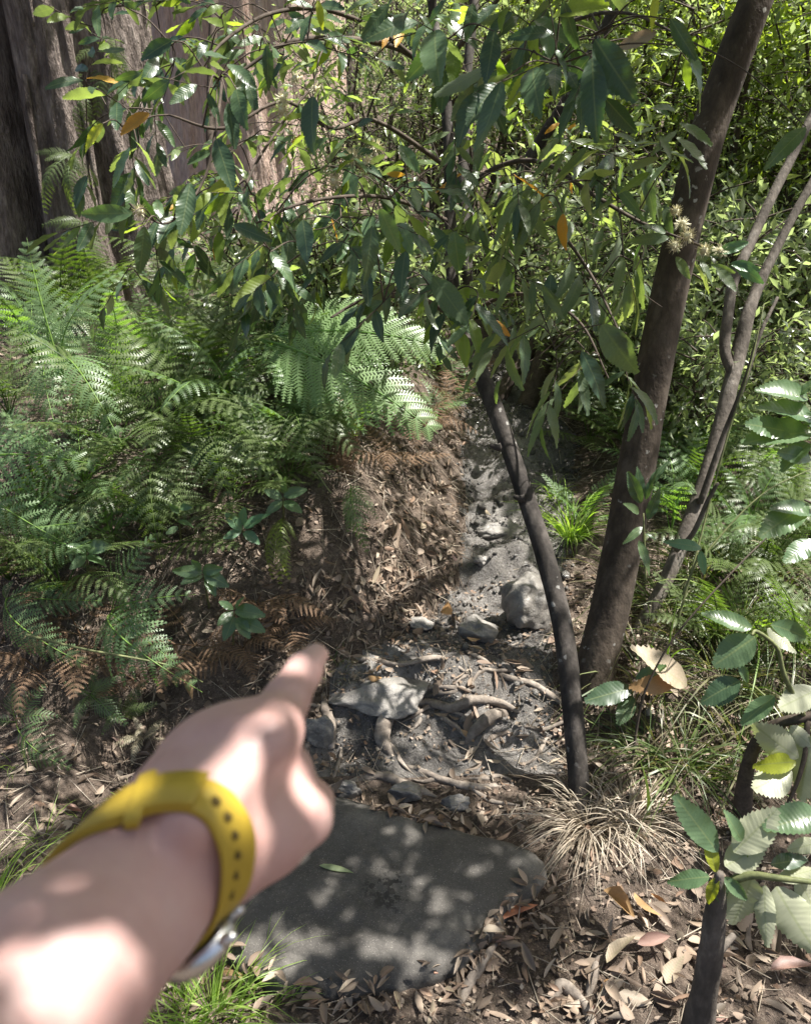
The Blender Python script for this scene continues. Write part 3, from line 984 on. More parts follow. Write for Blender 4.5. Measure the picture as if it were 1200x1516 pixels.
HERO = [  # base px, tip px, depth, material, width
    ((320, 205), (345, 280), 1.30, 'leaf_top', 1.1), ((395, 66), (398, 132), 1.3, 'leaf_top', 1), ((463, 142), (455, 222), 1.25, 'leaf_top', 1.1),
    ((282, 270), (268, 346), 1.3, 'leaf_top', 1), ((214, 335), (208, 405), 1.3, 'leaf_top', 1.1), ((338, 152), (349, 220), 1.3, 'leaf_top', 1),
    ((308, 138), (326, 182), 1.3, 'leaf_top', 1), ((350, 132), (360, 186), 1.3, 'leaf_top', 1.15), ((197, 315), (120, 318), 1.3, 'leaf_mint', 1.05),
    ((152, 183), (122, 222), 1.3, 'leaf_yellow', .9), ((222, 168), (176, 197), 1.32, 'leaf_orange', 1), ((353, 272), (303, 278), 1.32, 'leaf_yellow', 1.1),
    ((252, 118), (208, 152), 1.28, 'leaf_top', 1.2), ((550, 335), (545, 418), 1.2, 'leaf_top', 1.15), ((562, 308), (594, 374), 1.22, 'leaf_mint', 1.1),
    ((448, 325), (459, 394), 1.25, 'leaf_top', 1.15), ((400, 373), (442, 418), 1.25, 'leaf_mint', 1), ((345, 333), (402, 356), 1.3, 'leaf_top', .9),
    ((520, 258), (534, 294), 1.3, 'leaf_mint', 1.2), ((742, 120), (706, 243), 1.15, 'leaf_top', 1.05), ((731, 46), (720, 127), 1.15, 'leaf_top', 1.2),
    ((880, 58), (938, 150), 1.15, 'leaf_top', 1.1), ((876, 85), (880, 202), 1.15, 'leaf_top', .9), ((895, 145), (941, 200), 1.2, 'leaf_top', 1),
    ((972, 48), (910, 72), 1.2, 'litter_tan', .9), ((1018, 68), (1053, 155), 1.15, 'leaf_mint', 1), ((992, 28), (1028, 88), 1.15, 'leaf_top', .8),
    ((833, 0), (854, 84), 1.15, 'leaf_top', .8), ((833, 316), (832, 370), 1.6, 'leaf_orange', 1), ((1192, 188), (1138, 236), 1.3, 'leaf_top', 1.1),
    ((815, 405), (812, 472), 1.6, 'leaf_top', 1.2), ((672, 343), (679, 402), 1.5, 'leaf_mint', 1.3), ((780, 100), (750, 140), 1.3, 'leaf_mint', 1),
    ((970, -10), (966, 50), 1.2, 'leaf_yellow', .7), ((600, 372), (590, 432), 1.3, 'leaf_top', 1.1), ((640, 410), (692, 478), 1.35, 'leaf_narrow', 1.2),
    ((500, 340), (560, 350), 1.4, 'leaf_mint', .9), ((590, 215), (620, 250), 1.4, 'leaf_mint', 1), ((700, 5), (690, 60), 1.25, 'leaf_top', 1),
    ((790, 30), (842, 62), 1.3, 'leaf_narrow', 1), ((960, 255), (915, 290), 1.5, 'leaf_bright', .9), ((890, 480), (940, 555), 1.6, 'leaf_narrow', 1.3),
    ((860, 520), (905, 600), 1.6, 'leaf_top', 1), ((940, 520), (905, 490), 1.6, 'leaf_narrow', 1.2), ((490, 60), (470, 100), 1.4, 'leaf_bright', 1.2),
    ((330, 40), (300, 20), 1.4, 'leaf_bright', 1.2), ((255, 60), (205, 85), 1.4, 'leaf_top', 1.1), ((470, 0), (478, 42), 1.35, 'leaf_yellow', .8)]
for (bx, by), (tx, ty), d, mt, wd in HERO:
    b_ = P(bx, by, d); t_ = P(tx, ty, d + random.uniform(-.02, .03))
    put_leaf(slender, b_, t_, camn(b_, random.uniform(-.5, .5), random.uniform(0, .8)), SERR, mt, wd * 1.05)
    j = np.argmin(np.linalg.norm(att - b_, axis=1))
    a = att[j]
    if np.linalg.norm(a - b_) < .9:
        V, F, U = tube([a, (a + b_) / 2 + [0, 0, .015], b_], [.0017, .0014, .0010], 10, 4, cap=False)
        build("twig", V, F, M['twig'], slender, U)
# the leaves that show largest are leaves of their own, the rest one mass
dep = np.array([l / proj(p)[2] for p, d, nn, l, s, m_ in pend])
order = np.argsort(-dep)
for q in order[:235]:
    p, d, nn, l, s, m_ = pend[q]
    put_leaf(slender, p, p + d * l, nn, s, m_, random.uniform(.85, 1.2))
rest = {}
for q in order[235:]:
    p, d, nn, l, s, m_ = pend[q]
    rest.setdefault((id(s), m_), (s, []))[1].append((p, d, nn, l))
for (_, m_), (s, L) in rest.items():
    a = Acc()
    for kk in range(len(s)):
        sel = L[kk::len(s)]
        if sel:
            a.add(*scatter(s[kk], np.array([q[0] for q in sel]), np.array([q[1] for q in sel]), np.array([q[2] for q in sel]), np.array([q[3] for q in sel])))
    o = a.build("foliage", M[m_], slender)
    o["kind"] = "stuff"


def pompom(r=.014, n_=110):
    q = np.random.default_rng(5)
    A = Acc()
    d = nrm(q.normal(size=(n_, 3)))
    for v in d:
        s = nrm(np.cross(v, [.3, .5, .8])) * .0006
        e = v * r * q.uniform(.8, 1.1)
        A.add(np.array([-s, s, e + s * .6, e - s * .6]), np.array([[0, 1, 2, 3]]))
    V, F = ico(2)
    A.add(V * r * .42, F)
    return A.get()


pv, pf, pu = pompom()
pom = mesh("flower", pv, pf, pu)
pom.materials.append(M['flower'])
for (x, y, d, s) in [(523, 233, 1.45, 1), (541, 243, 1.45, 1), (495, 268, 1.45, .9), (465, 131, 1.45, .75), (419, 146, 1.45, .8), (418, 163, 1.45, .9), (438, 116, 1.45, .8), (556, 218, 1.6, 1),
                     (1010, 331, 1.72, .9), (1017, 349, 1.72, 1.1), (998, 363, 1.72, 1), (1042, 370, 1.74, .95), (1066, 371, 1.74, .95), (1000, 312, 1.75, .8), (207, 313, 1.4, .8), (370, 350, 1.5, .9),
                     (915, 78, 1.4, .9), (870, 236, 1.9, 1), (660, 545, 2.2, .6)][:18]:
    link("flower", pom, None, slender, Matrix.Translation(P(x, y, d)) @ Matrix.Rotation(random.uniform(0, 6), 4, 'Z') @ Matrix.Scale(s * 1.45, 4))
for k, ((x, y), (tx, ty)) in enumerate([((1060, 375), (1108, 358)), ((1085, 388), (1130, 420)), ((1080, 390), (1125, 400)), ((1060, 395), (1090, 430)), ((1035, 385), (1060, 420)), ((985, 345), (950, 330)), ((990, 352), (935, 355)), ((1000, 380), (1020, 410))]):
    b_ = P(x, y, 1.74)
    put_leaf(slender, b_, P(tx, ty, 1.72), camn(b_, random.uniform(-.3, .6), .5), SERR, 'leaf_pale' if k in (0, 1, 2) else 'leaf_narrow', 1.0)

# the stout spotted tree to the right
gR, dR = Gd(884, 1025)
right = thing("spotted_tree", gR, "stout smooth dark tree with pale lichen spots leaning right beside the track", "tree")
R_PX = [(876, 1040, dR + 0.02, 34.2), (882, 985, dR + 0.00, 29.9), (905, 890, dR + -0.02, 28.3), (930, 760, dR + -0.06, 27.3), (952, 630, dR + -0.12, 26.5), (976, 500, dR + -0.18, 26.1),
        (1004, 370, dR + -0.24, 25.7), (1040, 220, dR + -0.30, 25.7), (1078, 105, dR + -0.35, 25.7), (1118, 0, dR + -0.40, 24.8), (1160, -110, dR + -0.44, 23.1)]
_, rp, _r = trunk(right, R_PX, 'bark_right', extra=[((1.15, 2.3, 3.0), .040), ((1.3, 2.3, 4.0), .028), ((1.4, 2.2, 5.0), .014)], sides=24, n=80, rough=.07, seed=8, rsc=5)
CAN_LIMBS = [[(1.09, 2.29, 2.7), (1.0, 1.9, 3.2), (.6, 1.5, 3.6), (.2, 1.2, 3.9)], [(1.18, 2.3, 3.2), (1.7, 2.0, 3.8), (2.1, 1.4, 4.3), (2.0, .8, 4.7)],
             [(1.24, 2.3, 3.6), (1.1, 2.9, 4.2), (.6, 3.4, 4.6), (0, 3.8, 4.9)], [(1.30, 2.3, 4.0), (1.2, 1.6, 4.6), (1.0, .9, 5.0), (.9, .3, 5.2)],
             [(1.13, 2.3, 2.9), (1.8, 2.8, 3.4), (2.6, 3.2, 3.8)]]
for k, L in enumerate(CAN_LIMBS):
    V, F, U = tube(np.array(L), np.linspace(.028, .008, len(L)), 24, 7, .1, k)
    build("limb", V, F, M['bark_right'], right, U)

# the grey forked tree further right
gF, dF = Gd(925, 985)
forked = thing("forked_tree", gF, "thin pale-grey forked tree with peeling bark among the ferns", "tree")
dF += .12
trunk(forked, [(915, 1010, dF, 15), (948, 930, dF, 14), (990, 850, dF, 13), (1030, 745, dF + .03, 13), (1058, 660, dF + .05, 13.5), (1078, 580, dF + .06, 14), (1096, 510, dF + .07, 13), (1108, 460, dF + .08, 12), (1128, 410, dF + .1, 10), (1158, 350, dF + .1, 8), (1190, 290, dF + .1, 7), (1240, 200, dF + .1, 6)], 'bark_grey', n=90, rough=.22, seed=5, rsc=9)
trunk(forked, [(1086, 560, dF + .06, 9), (1072, 520, dF + .06, 10), (1076, 470, dF + .07, 10), (1085, 415, dF + .08, 10), (1110, 360, dF + .1, 9.5), (1145, 285, dF + .12, 9), (1180, 215, dF + .14, 8.5), (1230, 110, dF + .16, 8), (1270, 20, dF + .18, 6)], 'bark_grey', name="limb", sides=10, rough=.15, seed=6)
trunk(forked, [(1035, 745, dF, 6), (1068, 650, dF - .05, 5), (1100, 570, dF - .1, 4.5), (1122, 500, dF - .12, 4), (1150, 440, dF - .12, 3)], 'bark_grey', name="limb", sides=8, n=30, seed=9)
trunk(forked, [(1000, 815, dF - .02, 5), (1025, 790, dF - .08, 5), (1048, 740, dF - .12, 4.5), (1062, 715, dF - .14, 3)], 'bark_grey', name="limb", sides=8, n=20, seed=10)

# ------------------------------------------------------------------ two old giants on the left
def giant(cx, cy, r0, r1, h, mat, label, seed, flute, lean=(0, 0), ridges=.03, kr=16, cleft=None):
    z0 = hz(cx, cy) - .25
    t = thing("giant_tree", (cx, cy, z0 + .25), label, "tree")
    n_, s_ = 200, 260
    th = np.linspace(0, 2 * math.pi, s_, endpoint=False); zz = np.linspace(0, h, n_)
    A, B = np.meshgrid(th, zz)
    r = (r1 + (r0 - r1) * np.exp(-B / .55)) * (1 + flute * vnoise(np.cos(A) * 2.2 + 7, np.sin(A) * 2.2 + B * .12, seed))
    r = r + ridges * (fbm(A * kr / 6.283 * 3.0, B * 1.3 + .4 * np.sin(A * 3), seed + 2, 4) + .5 * fbm(A * kr / 6.283 * 7.0, B * 3.0, seed + 5, 3)) * smooth(0, .02, 1 + 0 * A)
    if cleft:
        for ca, w, dpt in cleft:
            dd = np.angle(np.exp(1j * (A - ca - .05 * np.sin(B * 1.3))))
            r = r - dpt * np.exp(-(dd / w) ** 2)
    V = np.stack([cx + lean[0] * B + r * np.cos(A), cy + lean[1] * B + r * np.sin(A), z0 + B], -1).reshape(-1, 3)
    i = np.arange(n_ - 1)[:, None] * s_; j = np.arange(s_)[None]; j2 = (j + 1) % s_
    F = np.stack([i + j, i + j2, i + s_ + j2, i + s_ + j], -1).reshape(-1, 4)
    build("trunk", V, F, M[mat], t)
    return t


pL = P(112, 300, 3.95)
gi1 = giant(pL[0], pL[1], .62, .45, 6.5, 'bark_fibrous', "massive old tree with furrowed fibrous grey-brown bark and a dark cleft", 4, .22, (-.012, 0), .045, 18, [(-1.75, .13, .16), (-2.5, .08, .07), (-.9, .10, .08)])
pK = P(390, 250, 6.2)
gi2 = giant(pK[0], pK[1], .86, .68, 9, 'bark_pink', "massive tree with smooth pinkish bark standing behind the leafy branches", 9, .16, (.0, 0), .05, 14)
# strips of loose bark hanging on the furrowed giant
for k in range(14):
    a = random.uniform(-2.7, -.5); z = random.uniform(.9, 2.6)
    r = .47
    c = np.array([pL[0] + r * math.cos(a), pL[1] + r * math.sin(a), hz(pL[0], pL[1]) + z])
    o_ = np.array([math.cos(a), math.sin(a), 0])
    V, F, U = tube([c, c + o_ * .02 - [0, 0, .15], c + o_ * .035 - [0, 0, .35], c + o_ * random.uniform(.03, .1) - [0, 0, .5]], [.012, .016, .012, .004], 14, 5, .3, k)
    build("bark_strip", V, F, M['bark_fibrous'], gi1, U)

# ------------------------------------------------------------------ crown leaves out of view, placed and thinned to shape the dapple
LIT = [(h, .20) for h in HEROP]   # chosen spots kept sunlit by leaving crown leaves out (point, radius)


def lit_px(px, py, r, d=None):
    LIT.append((P(px, py, d) if d else G(px, py), r))


for q in [(705, 700, .10), (760, 690, .06), (720, 770, .09), (790, 640, .06), (745, 850, .12), (700, 880, .07), (780, 800, .06), (640, 680, .10), (655, 750, .06), (600, 720, .05),
          (530, 1010, .18), (600, 1050, .16), (680, 1060, .18), (750, 1080, .16), (640, 1120, .15), (560, 1100, .1), (720, 1140, .1), (780, 1130, .07), (470, 920, .12), (530, 890, .08), (700, 930, .07), (430, 960, .08), (790, 880, .06),
          (860, 1100, .05), (890, 1270, .12), (820, 1250, .06), (940, 1200, .08), (720, 1190, .06), (800, 1180, .08),
          (60, 1180, .28), (30, 1080, .28), (210, 1080, .18), (100, 1060, .2), (110, 1220, .2), (150, 1130, .14), (260, 1090, .1), (120, 980, .10), (20, 1300, .12), (310, 1460, .10), (350, 1500, .08),
          (640, 1470, .08), (720, 1420, .05), (930, 1420, .12), (1000, 1480, .08), (1130, 1450, .08), (860, 1500, .06), (780, 1500, .05),
          (470, 1420, .04), (545, 1420, .045), (420, 1440, .035), (540, 1200, .03), (590, 1225, .03), (600, 1260, .025), (700, 1270, .03), (760, 1290, .04), (650, 1370, .05), (430, 1290, .03), (690, 1310, .03), (500, 1380, .02)]:
    lit_px(*q)
for q in [(60, 680, .22), (110, 770, .2), (220, 880, .22), (60, 920, .22), (270, 950, .18), (140, 640, .18), (330, 700, .12), (30, 820, .16), (420, 700, .12), (100, 560, .2), (180, 480, .16), (300, 560, .14), (230, 1010, .12)]:
    lit_px(*q)
for q in [ (110, 380, .14, 2.8), (140, 590, .16, 2.6), (40, 520, .16, 2.6),
          (320, 870, .08, 2.1), (415, 820, .08, 2.2), (525, 780, .08, 2.3), (330, 680, .10, 2.5), (420, 640, .08, 2.5),
          (1060, 1290, .15, 1.32), (1140, 1340, .16, 1.32), (1160, 1230, .14, 1.32), (1140, 1110, .14, 1.6), (1085, 950, .12, 1.7), (1030, 1430, .04, 1.5),
          (40, 1430, .008, .26), (80, 1470, .008, .26), (110, 1420, .008, .26), (140, 1470, .008, .26), (60, 1500, .008, .26), (20, 1390, .010, .26), (190, 1270, .009, .30), (300, 1245, .017, .31), (330, 1190, .016, .33), (390, 1130, .012, .35), (240, 1250, .010, .31), (430, 1190, .010, .36), (300, 1115, .008, .33), (455, 990, .013, .39), (404, 1088, .008, .35), (150, 1330, .010, .29),
          (300, 60, .16, 1.6), (200, 120, .12, 1.5), (540, 240, .14, 1.6), (600, 330, .10, 1.6), (1040, 370, .12, 1.75), (800, 260, .12, 1.9), (930, 300, .10, 1.9), (520, 80, .14, 1.8)]:
    LIT.append((P(q[0], q[1], q[3]), q[2]))
for q in [(1010, 700), (1080, 680), (1140, 740), (1180, 820), (1060, 800), (1120, 900), (1180, 940), (1040, 930), (1000, 850), (930, 650), (870, 620), (1170, 650), (845, 780), (1000, 1110), (1100, 1060)]:
    lit_px(q[0], q[1], .20)
for q in [(390, 200, .8, 5.6), (300, 350, .5, 5.6), (480, 300, .5, 5.6), (160, 150, .3, 3.5), (30, 150, .12, 3.5), (30, 400, .12, 3.5)]:
    LIT.append((P(q[0], q[1], q[3]), q[2]))
LP = np.array([p for p, r in LIT]); LR = np.array([r for p, r in LIT])


def sun_open(pts, grow=1.0):
    """True where a leaf would shade one of the lit places."""
    out = np.zeros(len(pts), bool)
    wob = 1.0 + .9 * fbm(pts[:, 0] * 9 - pts[:, 2] * 4, pts[:, 1] * 9, 88, 2)
    for p, r in zip(LP, LR):
        w = pts - p
        t = w @ SUN
        d = np.linalg.norm(w - t[:, None] * SUN, axis=1)
        out |= (d < r * grow * wob) & (t > 0.12)
    return out


def crown(parent, n_tw, zr, xr, yr, seed, mat, leafL=(.07, .11), temp=PLAIN, per=11, clump=1.0):
    q = np.random.default_rng(seed)
    base = np.column_stack([q.uniform(*xr, n_tw), q.uniform(*yr, n_tw), np.zeros(n_tw)])
    z = q.uniform(*zr, n_tw)
    base[:, 0] += SUN[0] / SUN[2] * z; base[:, 1] += SUN[1] / SUN[2] * z; base[:, 2] = z
    d = nrm(np.column_stack([q.normal(size=n_tw), q.normal(size=n_tw), q.normal(size=n_tw) * .4 - .1]))
    f = np.tile(np.linspace(0, 1, per), n_tw)
    p = np.repeat(base, per, 0) + np.repeat(d, per, 0) * f[:, None] * .30 + q.normal(0, .035, (n_tw * per, 3))
    dd = nrm(np.repeat(d, per, 0) * .5 + q.normal(0, .6, p.shape) + np.array([0, 0, -.3]))
    nn = nrm(np.array([0, 0, 1.0]) + q.normal(0, .55, p.shape))
    L = q.uniform(*leafL, len(p))
    keep = ~sun_open(p + dd * L[:, None] * .5)
    keep |= q.random(len(p)) < .05
    p, dd, nn, L = p[keep], dd[keep], nn[keep], L[keep]
    a = Acc()
    for k in range(len(temp)):
        s = slice(k, None, len(temp))
        a.add(*scatter(temp[k], p[s], dd[s], nn[s], L[s]))
    o = a.build("foliage", M[mat], parent)
    o["kind"] = "stuff"
    # twigs that carry them
    tw = Acc()
    for b_, v in zip(base[::3], d[::3]):
        V, F, U = tube([b_, b_ + v * .15, b_ + v * .3], [.003, .002, .001], 4, 4, cap=False)
        tw.add(V, F, U)
    tw.build("twigs", M['twig'], parent)["kind"] = "stuff"


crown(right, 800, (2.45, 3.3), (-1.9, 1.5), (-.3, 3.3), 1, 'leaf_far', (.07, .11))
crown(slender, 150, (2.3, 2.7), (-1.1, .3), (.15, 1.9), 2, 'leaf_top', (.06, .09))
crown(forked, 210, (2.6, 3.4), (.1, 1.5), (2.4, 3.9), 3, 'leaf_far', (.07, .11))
crown(right, 230, (2.3, 2.8), (-.45, .45), (.9, 1.7), 5, 'leaf_far', (.06, .10))  # extra unseen clump added to shade the slab
crown(right, 110, (2.3, 2.9), (.25, 1.2), (.65, 1.3), 6, 'leaf_far', (.06, .10))  # unseen clump put in to darken the litter right of the slab
crown(slender, 210, (2.25, 2.7), (-1.0, -.25), (-.4, .35), 7, 'leaf_top', (.06, .09))  # leaf clump added out of view to keep the arm in shade
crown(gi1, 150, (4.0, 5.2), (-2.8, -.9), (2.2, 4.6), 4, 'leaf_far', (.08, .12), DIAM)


# ------------------------------------------------------------------ shrubs and young trees behind
def shrub_data(seed, h, r, nclump, per, leafL, temp, up=.5, crowd=.2):
    q = np.random.default_rng(seed)
    st = Acc(); P_, D_, N_, L_ = [], [], [], []
    nst = 5
    stems = []
    for k in range(nst):
        a = q.uniform(0, 6.28); o = np.array([math.cos(a), math.sin(a), 0]) * r * .75
        pts = catmull([np.zeros(3), o * .15 + [0, 0, h * .3], o * .45 + [0, 0, h * .62], o * q.uniform(.7, 1.1) + [0, 0, h * q.uniform(.85, 1)]], 16)
        pts += np.cumsum(q.normal(0, .012, pts.shape), 0) * h * .3
        V, F, U = tube(pts, np.linspace(.010 + .006 * h, .003, 16), 16, 5, .1, k)
        st.add(V, F, U)
        stems.append(pts)
    for c_ in range(nclump):
        s = stems[q.integers(nst)]
        b_ = s[q.integers(4, 16)]
        a = q.uniform(0, 6.28)
        e = np.array([math.cos(a), math.sin(a), q.normal(.15, .35)]) * r * q.uniform(.2, .85)
        end = b_ + e
        V, F, U = tube([b_, b_ + e * .5 + [0, 0, .03], end], [.005, .003, .0015], 6, 4, cap=False)
        st.add(V, F, U)
        f = q.uniform(.25, 1.15, per)
        p = b_ + f[:, None] * e + q.normal(0, crowd * r * .45, (per, 3))
        P_.append(p)
        D_.append(nrm(nrm(e) * .5 + q.normal(0, .7, (per, 3)) + np.array([0, 0, -.25])))
        N_.append(nrm(np.array([0, 0, up]) + q.normal(0, .5, (per, 3))))
        L_.append(q.uniform(*leafL, per))
    p, d, nn, L = map(np.concatenate, (P_, D_, N_, L_))
    a = Acc()
    for k in range(len(temp)):
        s = slice(k, None, len(temp))
        a.add(*scatter(temp[k], p[s], d[s], nn[s], L[s]))
    return a.get(), st.get()


def shrub_meshes(seed, h, r, nclump, per, leafL, temp, mat, **kw):
    (V, F, U), (V2, F2, U2) = shrub_data(seed, h, r, nclump, per, leafL, temp, **kw)
    a = mesh("foliage", V, F, U); a.materials.append(M[mat])
    b = mesh("stem", V2, F2, U2); b.materials.append(M['twig'])
    return a, b


NARD = [leaf_diamond(.14, .3, .15), leaf_diamond(.20, .3, .05)]
SH = {
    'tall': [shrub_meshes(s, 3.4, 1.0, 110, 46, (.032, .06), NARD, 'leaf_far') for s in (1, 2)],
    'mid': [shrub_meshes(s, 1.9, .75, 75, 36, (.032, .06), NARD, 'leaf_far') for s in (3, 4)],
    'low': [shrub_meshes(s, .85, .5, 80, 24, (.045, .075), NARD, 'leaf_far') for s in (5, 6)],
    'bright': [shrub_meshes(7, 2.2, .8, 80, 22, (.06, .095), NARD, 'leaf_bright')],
}


def shrub(kind, x, y, label, group, s=1.0, name="shrub", cat="shrub", dz=0):
    a, b = random.choice(SH[kind])
    t = thing(name, (x, y, hz(x, y) + dz), label, cat, group)
    rz = random.uniform(0, 6.28)
    for nm, me in (("foliage", a), ("stem", b)):
        link(nm, me, None, t, Matrix.Translation((x, y, hz(x, y) + dz)) @ Matrix.Rotation(rz, 4, 'Z') @ Matrix.Diagonal((s, s, s * random.uniform(.9, 1.1), 1)))
    return t


# tall leafy shrubs closing the view
for k in range(30):
    y = random.uniform(6.0, 12)
    x = random.uniform(-.55, .62) * y + .4
    if -2.6 < x < .9 and y < 7.6: continue
    if x >= .9 and y < 7.2: continue
    shrub('tall', x, y, "tall fine-leaved shrub in the thicket beyond the track", "tall shrubs beyond the track", random.uniform(.9, 1.25), cat="shrub")
for (px, d, s) in [(640, 5.4, .8), (515, 5.0, .75), (575, 5.6, .9), (700, 5.2, 1.0), (770, 5.6, 1.1), (850, 5.0, 1.0), (920, 4.6, 1.0), (1000, 4.9, 1.1), (1080, 4.4, 1.0), (1150, 4.7, 1.1), (1210, 4.2, 1.0), (1260, 4.8, 1.1), (900, 6.4, 1.3), (1050, 6.0, 1.3), (1190, 6.0, 1.3)]:
    p = P(px, 500, d)
    shrub('mid', p[0], p[1], "mid-height leafy shrub crowding the far side of the track", "mid-height shrubs behind the trunks", s)
for (px, d, s) in [(1050, 4.3, .9), (1130, 4.5, .9), (1190, 4.2, .8), (930, 4.9, .9), (850, 5.4, 1.0), (740, 6.0, 1.0)]:
    p = P(px, 400, d)
    shrub('bright', p[0], p[1], "yellow-green sunlit shrub glowing in the thicket", "yellow-green shrubs in the thicket", s, dz=.5)
for (px, py, s) in [(870, 600, .7), (900, 640, .8), (980, 620, 1.0), (1040, 600, 1.0), (1120, 580, 1.0), (1180, 600, 1.0), (800, 520, .9), (640, 540, .7), (1010, 700, .7), (890, 560, 1.0), (1150, 680, .7), (950, 560, 1.0), (560, 600, .7), (500, 560, .7), (430, 560, .8)]:
    g = G(px, py)
    shrub('low', g[0], g[1], "low small-leaved shrub on the gully floor", "low shrubs on the gully floor", s)


def sapling(px, mat, label, seed, group=None, n_=30):
    t = thing("sapling", P(px[0][0], px[0][1], px[0][2]), label, "sapling", group)
    trunk(t, px, mat, sides=8, n=n_, rough=.12, seed=seed)
    return t


sapling([(735, 600, 3.9, 11), (755, 560, 3.9, 10), (785, 520, 3.9, 9), (815, 470, 3.9, 8), (850, 380, 3.9, 6)], 'twig', "dark crooked stem rising at the far end of the track", 1)
sapling([(780, 605, 3.8, 17), (795, 560, 3.8, 15), (812, 500, 3.8, 12), (820, 440, 3.8, 9)], 'twig', "thick dark stump-like stem beside the track's far end", 2)
sapling([(700, 470, 4.2, 9), (730, 330, 4.0, 9), (780, 240, 3.8, 9), (835, 155, 3.6, 9), (868, 95, 3.5, 9), (905, 20, 3.4, 8), (940, -60, 3.3, 7)], 'bark_slender', "dark pole leaning right behind the hanging leaves", 3)
sapling([(692, 420, 3.2, 8), (686, 260, 3.2, 8), (690, 130, 3.2, 7), (700, 20, 3.2, 7), (705, -60, 3.2, 6)], 'bark_slender', "straight thin trunk close behind the slender tree", 4)
sapling([(320, 470, 4.4, 9), (322, 400, 4.4, 9), (316, 300, 4.4, 8), (312, 180, 4.4, 7), (318, -40, 4.4, 6)], 'twig', "thin dark pole in front of the pink-barked giant", 5)
sapling([(515, 520, 4.8, 8), (516, 380, 4.8, 8), (522, 250, 4.8, 7), (520, 100, 4.8, 6), (515, -40, 4.8, 6)], 'twig', "thin dark pole right of the pink-barked giant", 6)
for k, (x, w) in enumerate([(600, 4), (625, 5), (740, 4), (757, 3), (905, 4), (1010, 3), (1105, 4), (945, 3), (575, 3), (1160, 4)]):
    d = random.uniform(4.6, 6.5)
    dx = random.uniform(-25, 25)
    sapling([(x, 520, d, w), (x + dx * .3, 380, d, w), (x + dx * .5, 200, d, w * .9), (x + dx, -60, d, w * .8)], 'twig', "very thin upright dark sapling stem in the thicket", 10 + k, "thin stems in the thicket", 16)
for k, (x, y) in enumerate([(-1.2, 8.6), (2.0, 9.4), (3.6, 8.2), (.6, 10.5), (5.2, 10), (-3.4, 8.8), (-4.6, 7.4)]):
    z = hz(x, y)
    t = thing("forest_tree", (x, y, z), "distant straight grey trunk in the forest behind", "tree", "distant trunks in the forest")
    r = random.uniform(.07, .16)
    V, F, U = tube([(x, y, z - .1), (x + .05, y, z + 1.5), (x + random.uniform(-.2, .2), y, z + 4), (x + random.uniform(-.4, .4), y, z + 7)], [r * 1.2, r, r * .85, r * .6], 40, 14, .1, k)
    build("trunk", V, F, M['bark_grey'], t, U)
    q = np.random.default_rng(90 + k)
    c_ = np.array([x, y, z + 6.5]) + q.normal(0, 1, (700, 3)) * [.8, .8, .9]
    a = Acc(); a.add(*scatter(DIAM[0], c_, nrm(q.normal(size=c_.shape)), nrm(q.normal(size=c_.shape) + [0, 0, 1]), q.uniform(.10, .16, len(c_))))
    o = a.build("crown", M['leaf_far'], t)
# a far wood that reads as one mass on the rising slope
q = np.random.default_rng(50)
N = 34000
yy = q.uniform(12, 22, N); xx = q.uniform(-1, 1, N) * (yy * .75); 
zz = H(xx, yy) + q.uniform(0, 1, N) ** 1.2 * 5.0
pp = np.column_stack([xx, yy, zz])
ds = fbm(xx * .9, zz * .9 + yy * .6, 60, 3)
pp = pp[ds > -.12]
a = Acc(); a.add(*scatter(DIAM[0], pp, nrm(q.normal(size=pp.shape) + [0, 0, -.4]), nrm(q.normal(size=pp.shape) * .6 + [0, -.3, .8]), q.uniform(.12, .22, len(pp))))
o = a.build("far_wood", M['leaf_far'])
tag(o, "mass of sunlit foliage on the rising slope far behind", "wood", kind="stuff")

# ------------------------------------------------------------------ ferns
NF = np.array([0, -.8, .75])
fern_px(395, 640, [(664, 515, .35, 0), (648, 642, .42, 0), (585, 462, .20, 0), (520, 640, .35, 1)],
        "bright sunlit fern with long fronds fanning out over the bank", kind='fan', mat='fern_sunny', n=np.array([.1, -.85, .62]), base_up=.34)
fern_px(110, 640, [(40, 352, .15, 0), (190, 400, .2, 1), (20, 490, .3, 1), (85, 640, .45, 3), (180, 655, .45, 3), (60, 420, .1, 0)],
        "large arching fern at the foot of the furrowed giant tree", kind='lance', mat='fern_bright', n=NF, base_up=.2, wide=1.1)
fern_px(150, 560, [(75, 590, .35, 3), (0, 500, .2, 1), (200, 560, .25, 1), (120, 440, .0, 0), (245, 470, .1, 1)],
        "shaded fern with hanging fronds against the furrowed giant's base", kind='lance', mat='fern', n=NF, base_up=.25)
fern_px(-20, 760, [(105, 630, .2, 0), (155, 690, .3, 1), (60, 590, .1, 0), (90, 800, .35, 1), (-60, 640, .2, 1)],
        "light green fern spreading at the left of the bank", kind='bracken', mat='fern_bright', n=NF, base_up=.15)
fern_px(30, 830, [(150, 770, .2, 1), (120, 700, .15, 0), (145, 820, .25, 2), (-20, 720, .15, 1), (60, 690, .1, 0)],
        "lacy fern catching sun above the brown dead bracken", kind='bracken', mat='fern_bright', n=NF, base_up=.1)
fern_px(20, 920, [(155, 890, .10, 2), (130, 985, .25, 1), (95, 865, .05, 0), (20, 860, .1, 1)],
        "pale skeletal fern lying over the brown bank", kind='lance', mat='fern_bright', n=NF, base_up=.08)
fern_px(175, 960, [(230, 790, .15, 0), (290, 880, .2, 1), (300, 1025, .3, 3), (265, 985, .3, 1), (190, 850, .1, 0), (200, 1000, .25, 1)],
        "vivid green fern with toothed fronds above the dark hollow", kind='bracken', mat='fern_bright', n=NF, base_up=.12)
